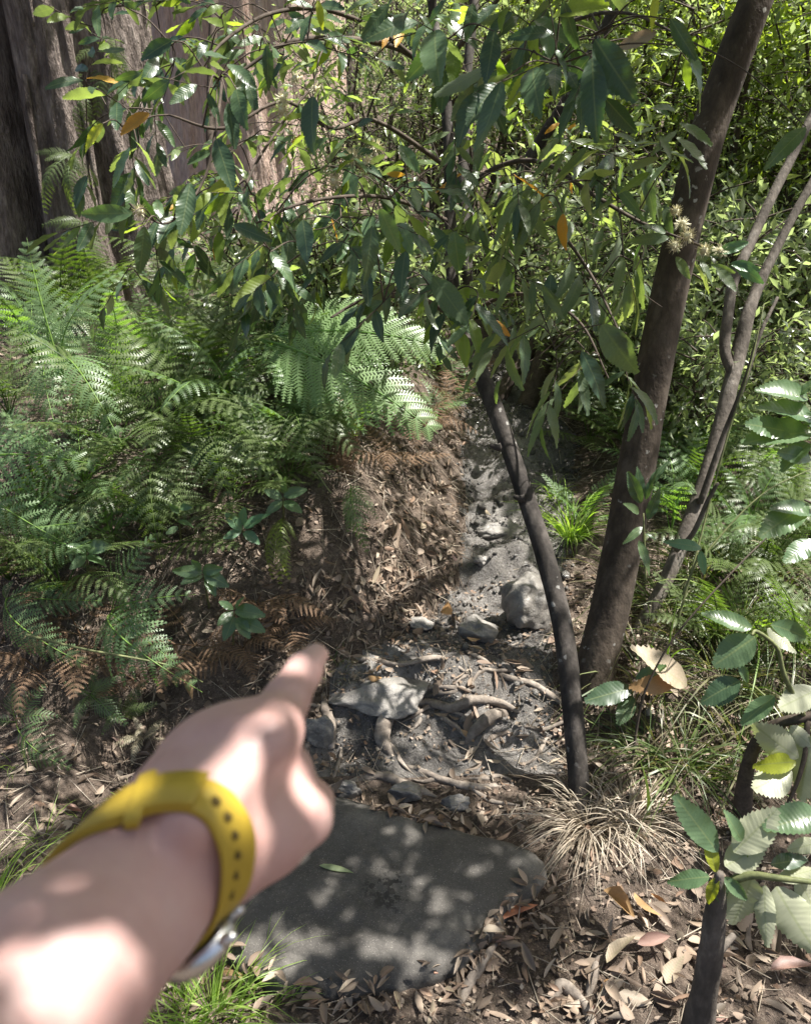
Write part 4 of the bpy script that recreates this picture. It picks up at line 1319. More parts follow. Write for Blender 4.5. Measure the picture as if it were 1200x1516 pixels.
fern_px(185, 1075, [(150, 1090, .12, 3), (235, 1040, .06, 1), (160, 1010, .02, 0), (215, 1010, .05, 0)],
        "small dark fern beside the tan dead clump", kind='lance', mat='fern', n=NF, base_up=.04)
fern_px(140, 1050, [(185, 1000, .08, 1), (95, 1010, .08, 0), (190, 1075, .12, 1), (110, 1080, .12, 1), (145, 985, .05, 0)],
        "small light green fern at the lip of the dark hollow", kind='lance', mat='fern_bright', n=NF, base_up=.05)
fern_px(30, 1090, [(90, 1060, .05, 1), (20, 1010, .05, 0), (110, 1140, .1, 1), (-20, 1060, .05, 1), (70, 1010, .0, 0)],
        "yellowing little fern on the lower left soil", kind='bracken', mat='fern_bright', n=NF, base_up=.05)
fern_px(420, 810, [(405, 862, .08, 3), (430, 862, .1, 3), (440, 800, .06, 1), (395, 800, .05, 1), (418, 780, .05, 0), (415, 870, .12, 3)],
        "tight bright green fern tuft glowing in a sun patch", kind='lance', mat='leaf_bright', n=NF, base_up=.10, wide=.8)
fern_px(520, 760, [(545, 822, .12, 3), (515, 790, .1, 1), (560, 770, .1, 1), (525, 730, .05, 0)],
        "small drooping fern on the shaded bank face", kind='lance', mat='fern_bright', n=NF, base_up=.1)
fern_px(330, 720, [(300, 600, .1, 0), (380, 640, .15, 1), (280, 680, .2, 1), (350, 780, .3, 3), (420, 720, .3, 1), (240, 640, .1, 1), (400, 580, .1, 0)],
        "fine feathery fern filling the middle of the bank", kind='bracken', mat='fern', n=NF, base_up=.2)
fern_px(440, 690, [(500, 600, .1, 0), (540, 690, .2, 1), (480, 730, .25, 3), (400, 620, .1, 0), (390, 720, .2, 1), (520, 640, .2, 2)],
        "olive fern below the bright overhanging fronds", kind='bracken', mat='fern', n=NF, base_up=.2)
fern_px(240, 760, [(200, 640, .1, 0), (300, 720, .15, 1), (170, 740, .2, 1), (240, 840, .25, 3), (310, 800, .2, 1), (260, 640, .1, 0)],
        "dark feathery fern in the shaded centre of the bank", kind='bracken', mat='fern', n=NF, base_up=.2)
for k, (px, py) in enumerate([(250, 560), (300, 520), (360, 560), (200, 620), (420, 500), (300, 640), (490, 520), (250, 680), (330, 600), (400, 470), (270, 480), (180, 690), (350, 660), (420, 600), (150, 500), (60, 560), (100, 500),
                              (20, 640), (130, 740), (210, 790), (60, 800), (450, 680), (500, 640), (20, 880), (560, 620), (530, 570), (100, 900), (390, 690), (465, 690), (300, 730), (520, 670), (430, 740), (240, 830), (170, 820), (350, 760)]):
    L = .50 if k < 17 else .34
    lb = ("feathery fern at the roots of the furrowed giant" if px < 230 and py < 660 else "small fern rising among brown bracken on the bank" if py > 790 else
          "fern crowding beneath the bright overhanging fronds" if px > 430 else "feathery fern filling the bank below the pink-barked giant" if py < 600 else "tangled fern in the middle of the fern bank")
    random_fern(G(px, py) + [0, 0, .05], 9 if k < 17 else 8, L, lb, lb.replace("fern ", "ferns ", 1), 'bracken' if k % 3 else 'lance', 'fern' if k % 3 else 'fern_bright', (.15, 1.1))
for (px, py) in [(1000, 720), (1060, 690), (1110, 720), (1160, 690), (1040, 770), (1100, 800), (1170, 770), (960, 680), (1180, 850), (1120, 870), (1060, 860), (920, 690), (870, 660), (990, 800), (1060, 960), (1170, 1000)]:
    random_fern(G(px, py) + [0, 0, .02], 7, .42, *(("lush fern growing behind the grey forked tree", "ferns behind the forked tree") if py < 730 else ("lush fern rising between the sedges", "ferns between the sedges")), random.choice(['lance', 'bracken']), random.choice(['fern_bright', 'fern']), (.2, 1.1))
for (px, py) in [(640, 560), (690, 590), (610, 620), (660, 620)]:
    random_fern(G(px, py) + [0, 0, .02], 6, .24, "small pale fern by the reddish dead bracken uphill", "small ferns by the dead bracken uphill", 'bracken', 'fern_bright', (.2, .9))
for k in range(22):
    x, y = random.uniform(1.25, 3.0), random.uniform(.9, 4.0)
    random_fern(np.array([x, y, hz(x, y)]), 6, .4, "fern spreading over the open floor right of the leafy sapling", "ferns on the open floor", 'bracken', 'fern', (.2, 1.0))
for k in range(12):
    x, y = random.uniform(-3.2, -1.6), random.uniform(1.2, 4.2)
    random_fern(np.array([x, y, hz(x, y)]), 6, .45, "fern spreading beyond the furrowed giant", "ferns beyond the giant", 'bracken', 'fern', (.2, 1.0))
random_fern(G(860, 770), 6, .30, "fern with pale fronds behind the green sedge tuft", None, 'lance', 'fern_bright', (.2, .9))
for (px, py, d) in [(105, 120, 3.45), (110, 230, 3.42), (125, 330, 3.4), (165, 60, 3.45)]:
    b_ = P(px, py, d)
    t = thing("hanging_fern", b_, "fine dark fern hanging on the furrowed giant's bark", "fern", "ferns hanging on the giant trunk")
    for k in range(8):
        tip = b_ + np.array([random.uniform(-.16, .16), random.uniform(-.14, -.03), random.uniform(-.32, .02)])
        put_frond(t, b_, tip, np.array([0, -.9, .5]) + rng.normal(0, .2, 3), 'lance', 'fern')
# dead bracken
DEADG = "brown dead bracken on the bank"
for (px, py, L) in [(60, 870, .3), (380, 900, .25), (290, 960, .28), (120, 945, .28), (360, 965, .22), (60, 1000, .26), (430, 930, .2), (200, 1010, .2)]:
    random_fern(G(px, py) + [0, 0, .01], 6, L, "collapsed brown bracken on the left bank", DEADG, 'bracken', 'fern_dead', (-.1, .45), "dead_bracken", cat="dead bracken")
for (px, py) in [(660, 600), (640, 640), (690, 570), (610, 650), (575, 690)]:
    random_fern(G(px, py) + [0, 0, .01], 6, .26, "reddish dead bracken at the uphill end of the bank", "reddish dead bracken uphill", 'bracken', 'fern_dead', (0, .7), "dead_bracken", cat="dead bracken")
random_fern(G(215, 1105) + [0, 0, .03], 14, .09, "tan crumbly clump of dead fern at the dark hollow", None, 'lance', 'litter_tan', (-.6, .8), "dead_fern_clump", cat="dead fern")
fern_px(505, 660, [(518, 765, .1, 3), (512, 750, .12, 3), (522, 720, .1, 3)], "hanging brown dead frond below the bright fern", kind='lance', mat='fern_dead', n=NF, name="dead_frond", base_up=.2, cat="dead fern")


# ------------------------------------------------------------------ grasses
def tuft(base, n_, L, spread, droop, mat, label, group=None, name="grass_tuft", wid=.003, lean=(0, 0), seed=0, r0=.03, cat="grass"):
    q = np.random.default_rng(seed + 100)
    A = Acc()
    for k in range(n_):
        a = q.uniform(0, 6.283); e = spread * q.uniform(.25, 1.0)
        d = np.array([math.cos(a) * e + lean[0], math.sin(a) * e + lean[1], 1.0]); d /= np.linalg.norm(d)
        l = L * q.uniform(.5, 1.1)
        b_ = np.asarray(base) + np.array([math.cos(a), math.sin(a), 0]) * r0 * q.uniform(0, 1)
        b_[2] = hz(b_[0], b_[1]) - .005 if abs(base[2] - hz(base[0], base[1])) < .05 else b_[2]
        s = np.linspace(0, 1, 7)[:, None]
        hd = nrm(np.array([d[0], d[1], 0]) + 1e-6)
        dr = droop * q.uniform(.5, 1.3)
        c = b_ + l * (d * s + hd * dr * .35 * s ** 2 - np.array([0, 0, 1]) * dr * .75 * s ** 2.4 + np.cross(hd, [0, 0, 1.0]) * q.normal(0, .22) * s ** 2)
        sd = nrm(np.cross(d, nrm(q.normal(size=3)))) * wid * q.uniform(.6, 1.2)
        w = sd * (1 - s ** 2 * .95) * .5
        V = np.concatenate([c - w, c + w])
        i = np.arange(6)
        A.add(V, np.stack([i, i + 1, i + 8, i + 7], -1))
    return tag(A.build(name, M[mat], None), label, cat, group)


tuft(G(870, 1225), 210, .25, .9, 1.5, 'grass_dry', "dry straw-coloured grass tussock drooping at the slender tree's foot", wid=.0036, seed=1, r0=.06, name="grass_tussock", lean=(-.1, -.25))
tuft(G(935, 1215), 170, .20, 1.3, 1.5, 'grass_dry', "grey matted grass tussock beside the drooping straw one", wid=.0034, seed=2, r0=.07, name="grass_tussock", lean=(.25, .05))
tuft(G(870, 1150), 70, .15, .9, .9, 'grass_dry', "short dry grass around the slender trunk", wid=.003, seed=3, r0=.06)
tuft(G(845, 800), 120, .30, .75, .9, 'grass', "bright green sedge tuft at the right edge of the track", wid=.005, seed=4, r0=.03, name="sedge")
tuft(G(820, 735), 40, .18, .8, .8, 'grass', "small green sedge beside the upper track", wid=.004, seed=5, name="sedge")
tuft(G(-10, 1345), 80, .26, .9, 1.0, 'grass', "green grass tuft at the lower left beneath the arm", wid=.0035, seed=6, lean=(.35, .1))
tuft(G(315, 1500), 130, .24, .8, 1.0, 'grass', "bright green grass tuft beside the forearm below the slab", wid=.0036, seed=7, r0=.07, lean=(-.05, .1))
tuft(G(250, 1530), 90, .22, .8, 1.0, 'grass', "green grass half hidden by the forearm", wid=.0036, seed=8, r0=.07)
tuft(G(395, 1490), 22, .15, .8, .8, 'grass', "sparse grass blades at the slab's near corner", wid=.003, seed=9, r0=.07)
for k, (px, py, n_, L, mt) in enumerate([(1010, 1130, 110, .34, 'grass_dark'), (1100, 1110, 100, .34, 'grass_dark'), (950, 1120, 60, .26, 'grass_dark'), (1160, 1060, 90, .36, 'grass_dark'), (1070, 1000, 90, .4, 'grass_dark'), (1155, 960, 60, .42, 'grass_dark'),
                                         (1100, 930, 90, .42, 'grass'), (1000, 930, 70, .36, 'grass_dark'), (1160, 850, 55, .42, 'grass_dark'), (1120, 850, 60, .4, 'grass_dark'), (1040, 855, 50, .38, 'grass_dark'), (960, 890, 50, .34, 'grass_dark'), (950, 1000, 60, .3, 'grass_dark')]):
    tuft(G(px, py), int(n_ * .95), L, 1.2, 1.1, mt, "long arching sedge in the lush growth right of the trunks", "sedges right of the trunks", wid=.0062, seed=20 + k, r0=.09, name="sedge")
for k, (px, py) in enumerate([(60, 1240), (120, 1215), (30, 1130), (200, 1190), (330, 1190), (480, 1000), (500, 985)]):
    tuft(G(px, py), 16, .10, .9, .8, 'grass_dark' if k > 4 else 'grass', "thin wisp of grass on bare soil", "thin grass wisps on bare soil", wid=.0025, seed=40 + k, r0=.05)
tuft(G(985, 1010), 3, .45, .25, .3, 'grass', "single broad bright grass blade beside the stout trunk", wid=.010, seed=60, r0=.01, name="sedge_shoot", lean=(.05, 0))
tuft(G(960, 1215), 2, .30, .3, .2, 'grass', "broad yellow-green blade rising behind the tussock", wid=.010, seed=61, r0=.01, name="sedge_shoot", lean=(.25, .1))


def cane(pxs, mat, label, name="stem", cat="stem", r=.004):
    pts = [P(x, y, d) for x, y, d in pxs]
    V, F, U = tube(pts, np.linspace(r, r * .5, len(pts)), 24, 6)
    return tag(build(name, V, F, M[mat], uv=U), label, cat)


_, da = Gd(935, 1130)
cane([(932, 1150, da), (945, 1060, da - .02), (960, 1010, da - .03), (1000, 940, da - .05), (1080, 850, da - .05), (1150, 780, da)], 'twig', "thin dark cane arching right from the tussock")
cane([(925, 985, 2.5), (990, 890, 2.5), (1060, 800, 2.5), (1130, 730, 2.5), (1210, 690, 2.5)], 'stem_green', "green cane slanting across the ferns")
cane([(1000, 930, 2.3), (1035, 800, 2.3), (1075, 650, 2.3), (1110, 540, 2.3), (1130, 450, 2.3)], 'stem_green', "thin green stem climbing past the grey forked tree")
cane([(40, 940, 1.9), (120, 960, 1.9), (250, 985, 1.95), (300, 1010, 2.0)], 'fern_stalk', "thin pale stalk lying across the brown bank")
g_, d_ = Gd(100, 1010)
cane([(10, 1008, d_ - .1), (60, 1010, d_ - .08), (110, 1018, d_ - .06), (190, 1035, d_ - .02)], 'twig', "thin reddish twig over the left soil", name="twig", cat="twig", r=.003)
cane([(330, 690, 2.5), (370, 680, 2.45), (440, 670, 2.4), (490, 730, 2.3)], 'fern_stalk', "bare fern stalk bending over the bank")

# ------------------------------------------------------------------ leafy seedlings
def seedling(bx, by, d, leaves, label, mat='leaf_mint', kind=SERR_WIDE, stem=None):
    g = G(bx, by) if d is None else P(bx, by, d)
    t = thing("seedling", g, label, "seedling")
    dd = (g - CAM) @ FWD - (.16 if d is None else 0)
    top = np.mean([P(l[0], l[1], dd - .03) for l in leaves], axis=0)
    V, F, U = tube([g, (g + top) / 2, top], [.0035, .003, .002], 10, 6)
    build("stem", V, F, M['stem_green'], t, U)
    for l in leaves:
        b_ = P(l[0], l[1], dd - .03); tp = P(l[2], l[3], dd - .05 - random.uniform(0, .02))
        put_leaf(t, b_, tp, camn(b_, random.uniform(-.4, .4), random.uniform(.3, .9)), kind, l[4] if len(l) > 4 else mat, l[5] if len(l) > 5 else 1.0)
    return t


seedling(310, 900, None, [(300, 848, 256, 842), (302, 850, 338, 862), (300, 846, 325, 838), (300, 852, 270, 862), (298, 845, 285, 828), (305, 855, 320, 878)], "broad-leaved seedling with shiny rosette on the bank")
seedling(345, 955, None, [(348, 905, 388, 905), (346, 912, 335, 948), (350, 915, 372, 940), (352, 918, 392, 928), (345, 905, 322, 925), (348, 900, 362, 885), (346, 902, 325, 890)], "drooping-leaved seedling below the shiny rosette")
seedling(365, 800, None, [(360, 780, 400, 764), (358, 785, 335, 760), (360, 788, 385, 800), (358, 786, 330, 795), (357, 778, 362, 752)], "pale-leaved seedling near the bright fern tuft", 'leaf_pale')
seedling(300, 690, None, [(300, 665, 330, 650), (298, 668, 270, 655), (300, 672, 325, 690), (298, 672, 275, 692), (300, 660, 305, 635)], "dull green broad-leaved seedling rising out of the fern bank", 'leaf_top')
seedling(420, 770, None, [(420, 735, 450, 722), (418, 738, 392, 725), (420, 742, 446, 758), (418, 742, 395, 760), (420, 730, 424, 706)], "glossy seedling on the bank above the bright fern tuft", 'leaf_mint')
seedling(130, 850, None, [(130, 815, 160, 802), (128, 818, 100, 806), (130, 822, 155, 840), (128, 822, 104, 842)], "small glossy seedling between the lacy ferns", 'leaf_mint')
seedling(268, 800, None, [(265, 770, 285, 782), (265, 760, 252, 745), (266, 752, 282, 748), (264, 780, 246, 790)], "thin little seedling among dark ferns")
seedling(955, 860, 2.05, [(945, 800, 965, 850), (950, 780, 928, 800), (948, 745, 930, 700), (955, 740, 968, 690), (950, 735, 940, 690), (958, 770, 975, 720), (945, 760, 925, 745), (955, 790, 975, 800), (960, 720, 985, 680)], "dark holly-like shoot in front of the stout trunk", 'leaf_top', SERR)
seedling(1010, 880, 1.9, [(1038, 812, 994, 799), (1036, 815, 1042, 850)], "thin shoot with a single pale hanging leaf", 'leaf_pale', SERR)

SD = 1.33
g_s, d_s = Gd(1030, 1535)
sap = thing("leafy_sapling", g_s, "stout-stemmed sapling with big pale-backed toothed leaves in the litter", "sapling")
trunk(sap, [(1026, 1545, d_s, 26), (1040, 1480, d_s - .06, 19), (1050, 1420, d_s - .11, 18), (1057, 1360, d_s - .16, 16), (1063, 1318, d_s - .19, 11), (1064, 1292, d_s - .2, 6)], 'bark_grey', sides=14, n=40, rough=.15, seed=3, rsc=14)
trunk(sap, [(1060, 1345, d_s - .16, 9), (1075, 1310, d_s - .19, 7), (1110, 1296, d_s - .21, 6), (1150, 1300, d_s - .23, 5), (1200, 1306, d_s - .24, 4)], 'stem_green', name="branch", sides=7, n=20, seed=4)
trunk(sap, [(1048, 1440, d_s - .08, 7), (1062, 1410, d_s - .05, 7), (1085, 1385, d_s - .02, 5)], 'bark_grey', name="branch", sides=7, n=14, seed=5)
ds_ = d_s - .2
for (bx, by, tx, ty, mt, wd, back) in [
        (1062, 1262, 1000, 1178, 'leaf_mint', .85, 0), (1060, 1292, 1040, 1225, 'leaf_yellow', .6, 0), (1050, 1298, 986, 1302, 'leaf_mint', 1, 0), (1062, 1298, 1046, 1340, 'leaf_yellow', .8, 0),
        (1070, 1298, 1107, 1332, 'leaf_mint', .9, 0), (1098, 1245, 1074, 1206, 'leaf_mint', .9, 0), (1085, 1262, 1150, 1198, 'leaf_pale', 1.2, 1), (1072, 1282, 1134, 1252, 'leaf_pale', 1.3, 1),
        (1112, 1298, 1090, 1372, 'leaf_pale', 1.5, 1), (1132, 1310, 1128, 1396, 'leaf_pale', .7, 1), (1148, 1312, 1200, 1416, 'leaf_pale', 1.15, 1), (1150, 1302, 1215, 1282, 'leaf_pale', .9, 1),
        (1212, 1205, 1142, 1224, 'leaf_mint', 1.1, 0), (1212, 1246, 1166, 1262, 'leaf_pale', 1.2, 1), (1180, 1300, 1215, 1360, 'leaf_pale', 1.1, 1), (1064, 1292, 1068, 1342, 'leaf_top', .9, 0), (1100, 1275, 1105, 1235, 'leaf_bright', .8, 0),
        (1140, 1280, 1195, 1270, 'leaf_top', .9, 0), (1085, 1300, 1095, 1330, 'leaf_bright', .6, 0)]:
    b_ = P(bx, by, ds_); nn = camn(b_, random.uniform(-.3, .3), .3) * (-1 if back else 1)
    put_leaf(sap, b_, P(tx, ty, ds_ + random.uniform(-.03, .02)), nn, SERR_WIDE, mt, wd)

g_t, d_t = Gd(1098, 1235)
sap2 = thing("leafy_sapling", g_t, "crooked brown sapling with pale-backed leaves bending right over the grass", "sapling")
trunk(sap2, [(1096, 1245, d_t, 15), (1100, 1180, d_t - .05, 13), (1106, 1135, d_t - .08, 10), (1122, 1095, d_t - .1, 9), (1150, 1072, d_t - .12, 8), (1190, 1062, d_t - .14, 7), (1240, 1050, d_t - .15, 5)], 'twig', sides=10, n=40, seed=7)
trunk(sap2, [(1190, 1062, d_t - .14, 4), (1160, 1000, d_t - .2, 4), (1150, 960, d_t - .22, 3), (1120, 935, d_t - .24, 3), (1112, 940, d_t - .25, 2)], 'stem_green', name="branch", sides=6, n=20, seed=8)
trunk(sap2, [(1195, 1062, d_t - .14, 5), (1190, 1120, d_t - .17, 4), (1170, 1180, d_t - .19, 3), (1135, 1240, d_t - .2, 3)], 'twig', name="branch", sides=6, n=20, seed=9)
for (bx, by, tx, ty, mt, wd, back) in [
        (1182, 1122, 1110, 1076, 'leaf_pale', 1.15, 1), (1178, 1128, 1113, 1130, 'leaf_yellow', .95, 0), (1172, 1142, 1106, 1168, 'leaf_pale', 1.25, 1), (1200, 1090, 1180, 1180, 'leaf_pale', 1.2, 1),
        (1117, 943, 1056, 985, 'leaf_mint', 1.35, 0), (1113, 930, 1042, 910, 'leaf_mint', .8, 0), (1135, 930, 1180, 965, 'leaf_pale', 1.1, 1), (1140, 925, 1200, 940, 'leaf_mint', .9, 0),
        (1146, 1030, 1096, 1072, 'leaf_mint', .9, 0), (1095, 1008, 1034, 1036, 'leaf_top', 1.4, 0), (1210, 1020, 1150, 1050, 'leaf_pale', 1.1, 1), (1170, 1075, 1200, 1110, 'leaf_pale', 1, 1), (1090, 980, 1110, 1010, 'leaf_mint', .8, 0)]:
    b_ = P(bx, by, d_t - .17); nn = camn(b_, random.uniform(-.3, .3), .3) * (-1 if back else 1)
    put_leaf(sap2, b_, P(tx, ty, d_t - .17 + random.uniform(-.04, .02)), nn, SERR_WIDE, mt, wd)
g_u, d_u = Gd(930, 1075)
sh3 = thing("seedling", g_u, "dark-leaved seedling with a big tan leaf at the stout trunk's base", "seedling")
V, F, U = tube([g_u, P(935, 1030, d_u - .02), P(940, 1010, d_u - .04)], [.004, .003, .002], 10, 6)
build("stem", V, F, M['stem_green'], sh3, U)
for (bx, by, tx, ty, mt, wd) in [(1016, 1016, 942, 962, 'litter_tan', .85), (998, 1012, 930, 1012, 'litter_orange', .9), (936, 1018, 866, 1036, 'leaf_top', .9), (936, 1030, 914, 1072, 'leaf_top', 1.1), (940, 1005, 985, 985, 'leaf_mint', .8)]:
    b_ = P(bx, by, d_u - .06)
    put_leaf(sh3, b_, P(tx, ty, d_u - .1), camn(b_, random.uniform(-.2, .2), .5), SERR_WIDE, mt, wd)
# shiny leafy branch coming in from the right
rb = thing("leafy_shrub", P(1260, 900, 1.9), "shiny dark-leaved shrub reaching in beside the sunlit ferns", "shrub")
for pts in ([(1260, 900), (1235, 780), (1210, 690), (1170, 640)], [(1250, 830), (1225, 760), (1190, 740)], [(1235, 780), (1215, 640), (1190, 580)]):
    V, F, U = tube([P(x, y, 1.9 - .05 * k) for k, (x, y) in enumerate(pts)], np.linspace(.006, .002, len(pts)), 18, 6)
    build("branch", V, F, M['twig'], rb, U)
for (bx, by, tx, ty) in [(1195, 745, 1124, 792), (1200, 760, 1150, 748), (1205, 620, 1130, 600), (1200, 640, 1110, 645), (1195, 655, 1160, 690), (1180, 585, 1215, 560), (1195, 590, 1130, 570), (1200, 680, 1150, 665), (1205, 700, 1230, 720), (1190, 610, 1215, 650), (1170, 640, 1105, 625), (1205, 800, 1160, 830)]:
    b_ = P(bx, by, 1.75)
    put_leaf(rb, b_, P(tx, ty, 1.72), camn(b_, random.uniform(-.4, .3), .9), SERR_WIDE, 'leaf_mint', 1.0)

# ------------------------------------------------------------------ leaf litter
def lie(p):
    e = .01
    n_ = nrm(np.array([-(hz(p[0] + e, p[1]) - hz(p[0] - e, p[1])) / (2 * e), -(hz(p[0], p[1] + e) - hz(p[0], p[1] - e)) / (2 * e), 1.0]))
    return n_


def fallen(px, py, tx, ty, mat, label, wide=1.0, lift=.012, zfix=None, group=None, kind=None):
    if zfix is None:
        a, b = G(px, py), G(tx, ty)
        n_ = nrm(lie(a) + rng.normal(0, .2, 3))
        a = a + [0, 0, lift]; b = b + [0, 0, lift]
    else:
        a, b = on_z(px, py, zfix), on_z(tx, ty, zfix + .004); n_ = np.array([0, -.1, 1.0])
    o = put_leaf(None, a, b, n_, kind or HCURL, mat, min(wide, 1.5), "fallen_leaf")
    return tag(o, label, "leaf", group)


fallen(472, 1281, 524, 1282, 'litter_green', "slim grey-green fallen leaf lying on the dark slab", .75, zfix=TOPZ + .006)
fallen(795, 1353, 700, 1355, 'litter_red', "long reddish-brown leaf beside the slab's right corner", 1.1, .03, kind=SICKLE)
fallen(642, 1455, 668, 1420, 'litter_red', "bright red curled leaf at the slab's near edge", 1.4, .03)
fallen(320, 1460, 365, 1448, 'litter_orange', "orange-brown leaf under the slab by the grass", 1.5, .02)
fallen(545, 1022, 568, 1027, 'litter_orange', "small orange leaf on the flat wet rock", 1.4, .05)
fallen(655, 944, 672, 922, 'litter_orange', "orange leaf caught on the rounded wet stone", 1.5, .09)
fallen(690, 955, 712, 958, 'litter_orange', "little orange leaf on wet mud by the stones", 1.4, .03)
fallen(890, 1340, 940, 1392, 'litter_orange', "long tan-orange leaf leaning on the dry tussock", 1.2, .05)
fallen(935, 1340, 970, 1380, 'litter_orange', "brown-orange leaf propped under the tussock", 1.6, .04)
fallen(940, 1412, 985, 1398, 'litter_pink', "pink flat leaf below the dry tussock", 1.8, .03)
fallen(895, 1440, 932, 1400, 'litter_tan', "broad tan leaf below the dry tussock", 1.8, .03)
fallen(272, 1005, 285, 1048, 'litter_orange', "brown-orange leaf hanging under the vivid fern", 1.2, .03)
fallen(1135, 1450, 1190, 1440, 'litter_pink', "rusty red leaf right of the sapling stem", 1.3, .03)
fallen(700, 1380, 705, 1405, 'litter_orange', "small upright tan leaf by the broken root", 1.3, .03)
fallen(595, 1435, 655, 1440, 'litter', "rounded brown leaf tucked under the slab's near edge", 2.6, .025)
fallen(800, 1170, 830, 1180, 'litter_tan', "pale curled leaf at the slender trunk's foot", 2.0, .03)
fallen(725, 770, 715, 760, 'litter_tan', "pale leaf on the glistening upper track", 1.6, .02)

cand = []
q = np.random.default_rng(77)
BOX = [((560, 1380, 1200, 1516), 150), ((860, 1330, 1060, 1500), 30), ((650, 1080, 860, 1230), 45), ((430, 850, 600, 1000), 45), ((560, 680, 690, 940), 35), ((600, 950, 830, 1080), 20), ((30, 1050, 330, 1250), 22), ((380, 1440, 600, 1516), 14), ((240, 860, 440, 1000), 10), ((690, 620, 800, 720), 5)]
for (x0, y0, x1, y1), cnt in BOX:
    for _ in range(cnt):
        x, y = q.uniform(x0, x1), q.uniform(y0, y1)
        g = G(x, y)
        inside = ((g[0] - c0[0]) ** 2 + (g[1] - c0[1]) ** 2) < (np.interp((math.atan2(g[1] - c0[1], g[0] - c0[0]) - th[0]) % (2 * math.pi) + th[0], th, rr) * 1.0) ** 2
        if inside or math.hypot(x - 480, y - 950) < 55: continue
        cand.append(g)
for g in cand[:300]:
    a = q.uniform(0, 6.28); l = q.uniform(.022, .066)
    d = np.array([math.cos(a), math.sin(a), 0]) * l
    b = g + d; b[2] = hz(b[0], b[1]) + q.uniform(.005, .03)
    g = g + [0, 0, q.uniform(.006, .016)]
    o = put_leaf(None, g, b, nrm(lie(g) + q.normal(0, .35, 3)), CURL, 'litter' if q.random() > .14 else random.choice(['litter_tan', 'litter_tan', 'litter_orange', 'litter_pink']), q.uniform(.6, 1.35), "fallen_leaf")
    tag(o, "curled dry leaf lying in the brown leaf litter", "leaf", "dry leaves in the litter")
# the crumbled rest of the litter
N = 26000
xx = q.uniform(-2.2, 2.4, N); yy = q.uniform(.6, 4.6, N)
pd = path_d(xx, yy)
dens = np.where(pd < 0, np.where(yy < 2.05, .30, .015), .9) * np.clip(.5 + 1.6 * fbm(xx * 3, yy * 3, 70, 3), .05, 1)
ins = np.hypot(xx - c0[0], yy - c0[1]) < np.interp((np.arctan2(yy - c0[1], xx - c0[0]) - th[0]) % (2 * math.pi) + th[0], th, rr) * 1.0
keep = (q.random(N) < dens) & ~ins
xx, yy = xx[keep], yy[keep]
zz = H(xx, yy) + q.uniform(.003, .016, len(xx))
pp = np.column_stack([xx, yy, zz]); a_ = q.uniform(0, 6.28, len(xx))
dd = np.column_stack([np.cos(a_), np.sin(a_), q.normal(0, .2, len(xx))])
a = Acc()
for k in range(len(CURL)):
    s = slice(k, None, len(CURL))
    a.add(*scatter(CURL[k], pp[s], dd[s], nrm(np.array([0, 0, 1]) + q.normal(0, .5, pp[s].shape)), q.uniform(.012, .045, len(pp[s])), q.uniform(.8, 2.0, len(pp[s]))))
o = a.build("leaf_litter", M['litter'])
tag(o, "crumbled brown leaf litter over banks and gully floor", "leaf litter", kind="stuff")
N = 15000
xx = q.uniform(-.6, 1.3, N); yy = q.uniform(.75, 2.3, N)
ins = np.hypot(xx - c0[0], yy - c0[1]) < np.interp((np.arctan2(yy - c0[1], xx - c0[0]) - th[0]) % (2 * math.pi) + th[0], th, rr)
keep = ~ins & (q.random(N) < np.clip(.45 + 1.3 * fbm(xx * 4, yy * 4, 91, 3), 0, 1))
xx, yy = xx[keep], yy[keep]
pp = np.column_stack([xx, yy, H(xx, yy) + q.uniform(.002, .012, len(xx))]); a_ = q.uniform(0, 6.28, len(xx))
a = Acc()
a.add(*scatter(DIAM[0], pp, np.column_stack([np.cos(a_), np.sin(a_), q.normal(0, .3, len(xx))]), nrm(np.array([0, 0, 1]) + q.normal(0, .5, pp.shape)), q.uniform(.006, .020, len(xx)), q.uniform(.8, 2.4, len(xx))))
o = a.build("leaf_crumbs", M['litter'])
tag(o, "fine crumbs of broken leaf and bark between the fallen leaves", "leaf litter", kind="stuff")
# litter and hanging straw clinging to the face of the bank, leaves against the slab
bp, bn = [], []
for _ in range(1500):
    g = G(q.uniform(555, 700), q.uniform(630, 930)) if q.random() < .75 else G(q.uniform(400, 600), q.uniform(850, 1000))
    if path_d(g[0], g[1]) < .03 or q.random() < .35: continue
    n_ = lie(g)
    bp.append(g + n_ * q.uniform(.002, .012)); bn.append(nrm(n_ + q.normal(0, .35, 3)))
bp = np.array(bp); bn = np.array(bn)
t_ = nrm(np.cross(bn, q.normal(size=bn.shape)))
a = Acc()
for k in range(len(CURL)):
    s = slice(k, None, len(CURL))
    a.add(*scatter(CURL[k], bp[s], t_[s], bn[s], q.uniform(.012, .04, len(bp[s])), q.uniform(.7, 1.8, len(bp[s]))))
ed = np.linspace(0, 2 * math.pi, 760, endpoint=False) + q.normal(0, .02, 760)
er = np.interp((ed - th[0]) % (2 * math.pi) + th[0], th, rr) * q.uniform(.94, 1.10, 760)
ep = np.column_stack([c0[0] + np.cos(ed) * er, c0[1] + np.sin(ed) * er, np.zeros(760)])
ep[:, 2] = np.where(er < np.interp((ed - th[0]) % (2 * math.pi) + th[0], th, rr), TOPZ - .004, H(ep[:, 0], ep[:, 1]) + q.uniform(.004, .03, 760))
sel = q.random(760) < np.clip(.55 + 1.5 * fbm(np.cos(ed) * 2, np.sin(ed) * 2, 93, 3), .1, 1)
ep = ep[sel]
a.add(*scatter(CURL[0], ep, nrm(q.normal(size=ep.shape) * [1, 1, .25]), nrm(np.array([0, 0, 1]) + q.normal(0, .4, ep.shape)), q.uniform(.015, .05, len(ep)), q.uniform(.7, 1.8, len(ep))))
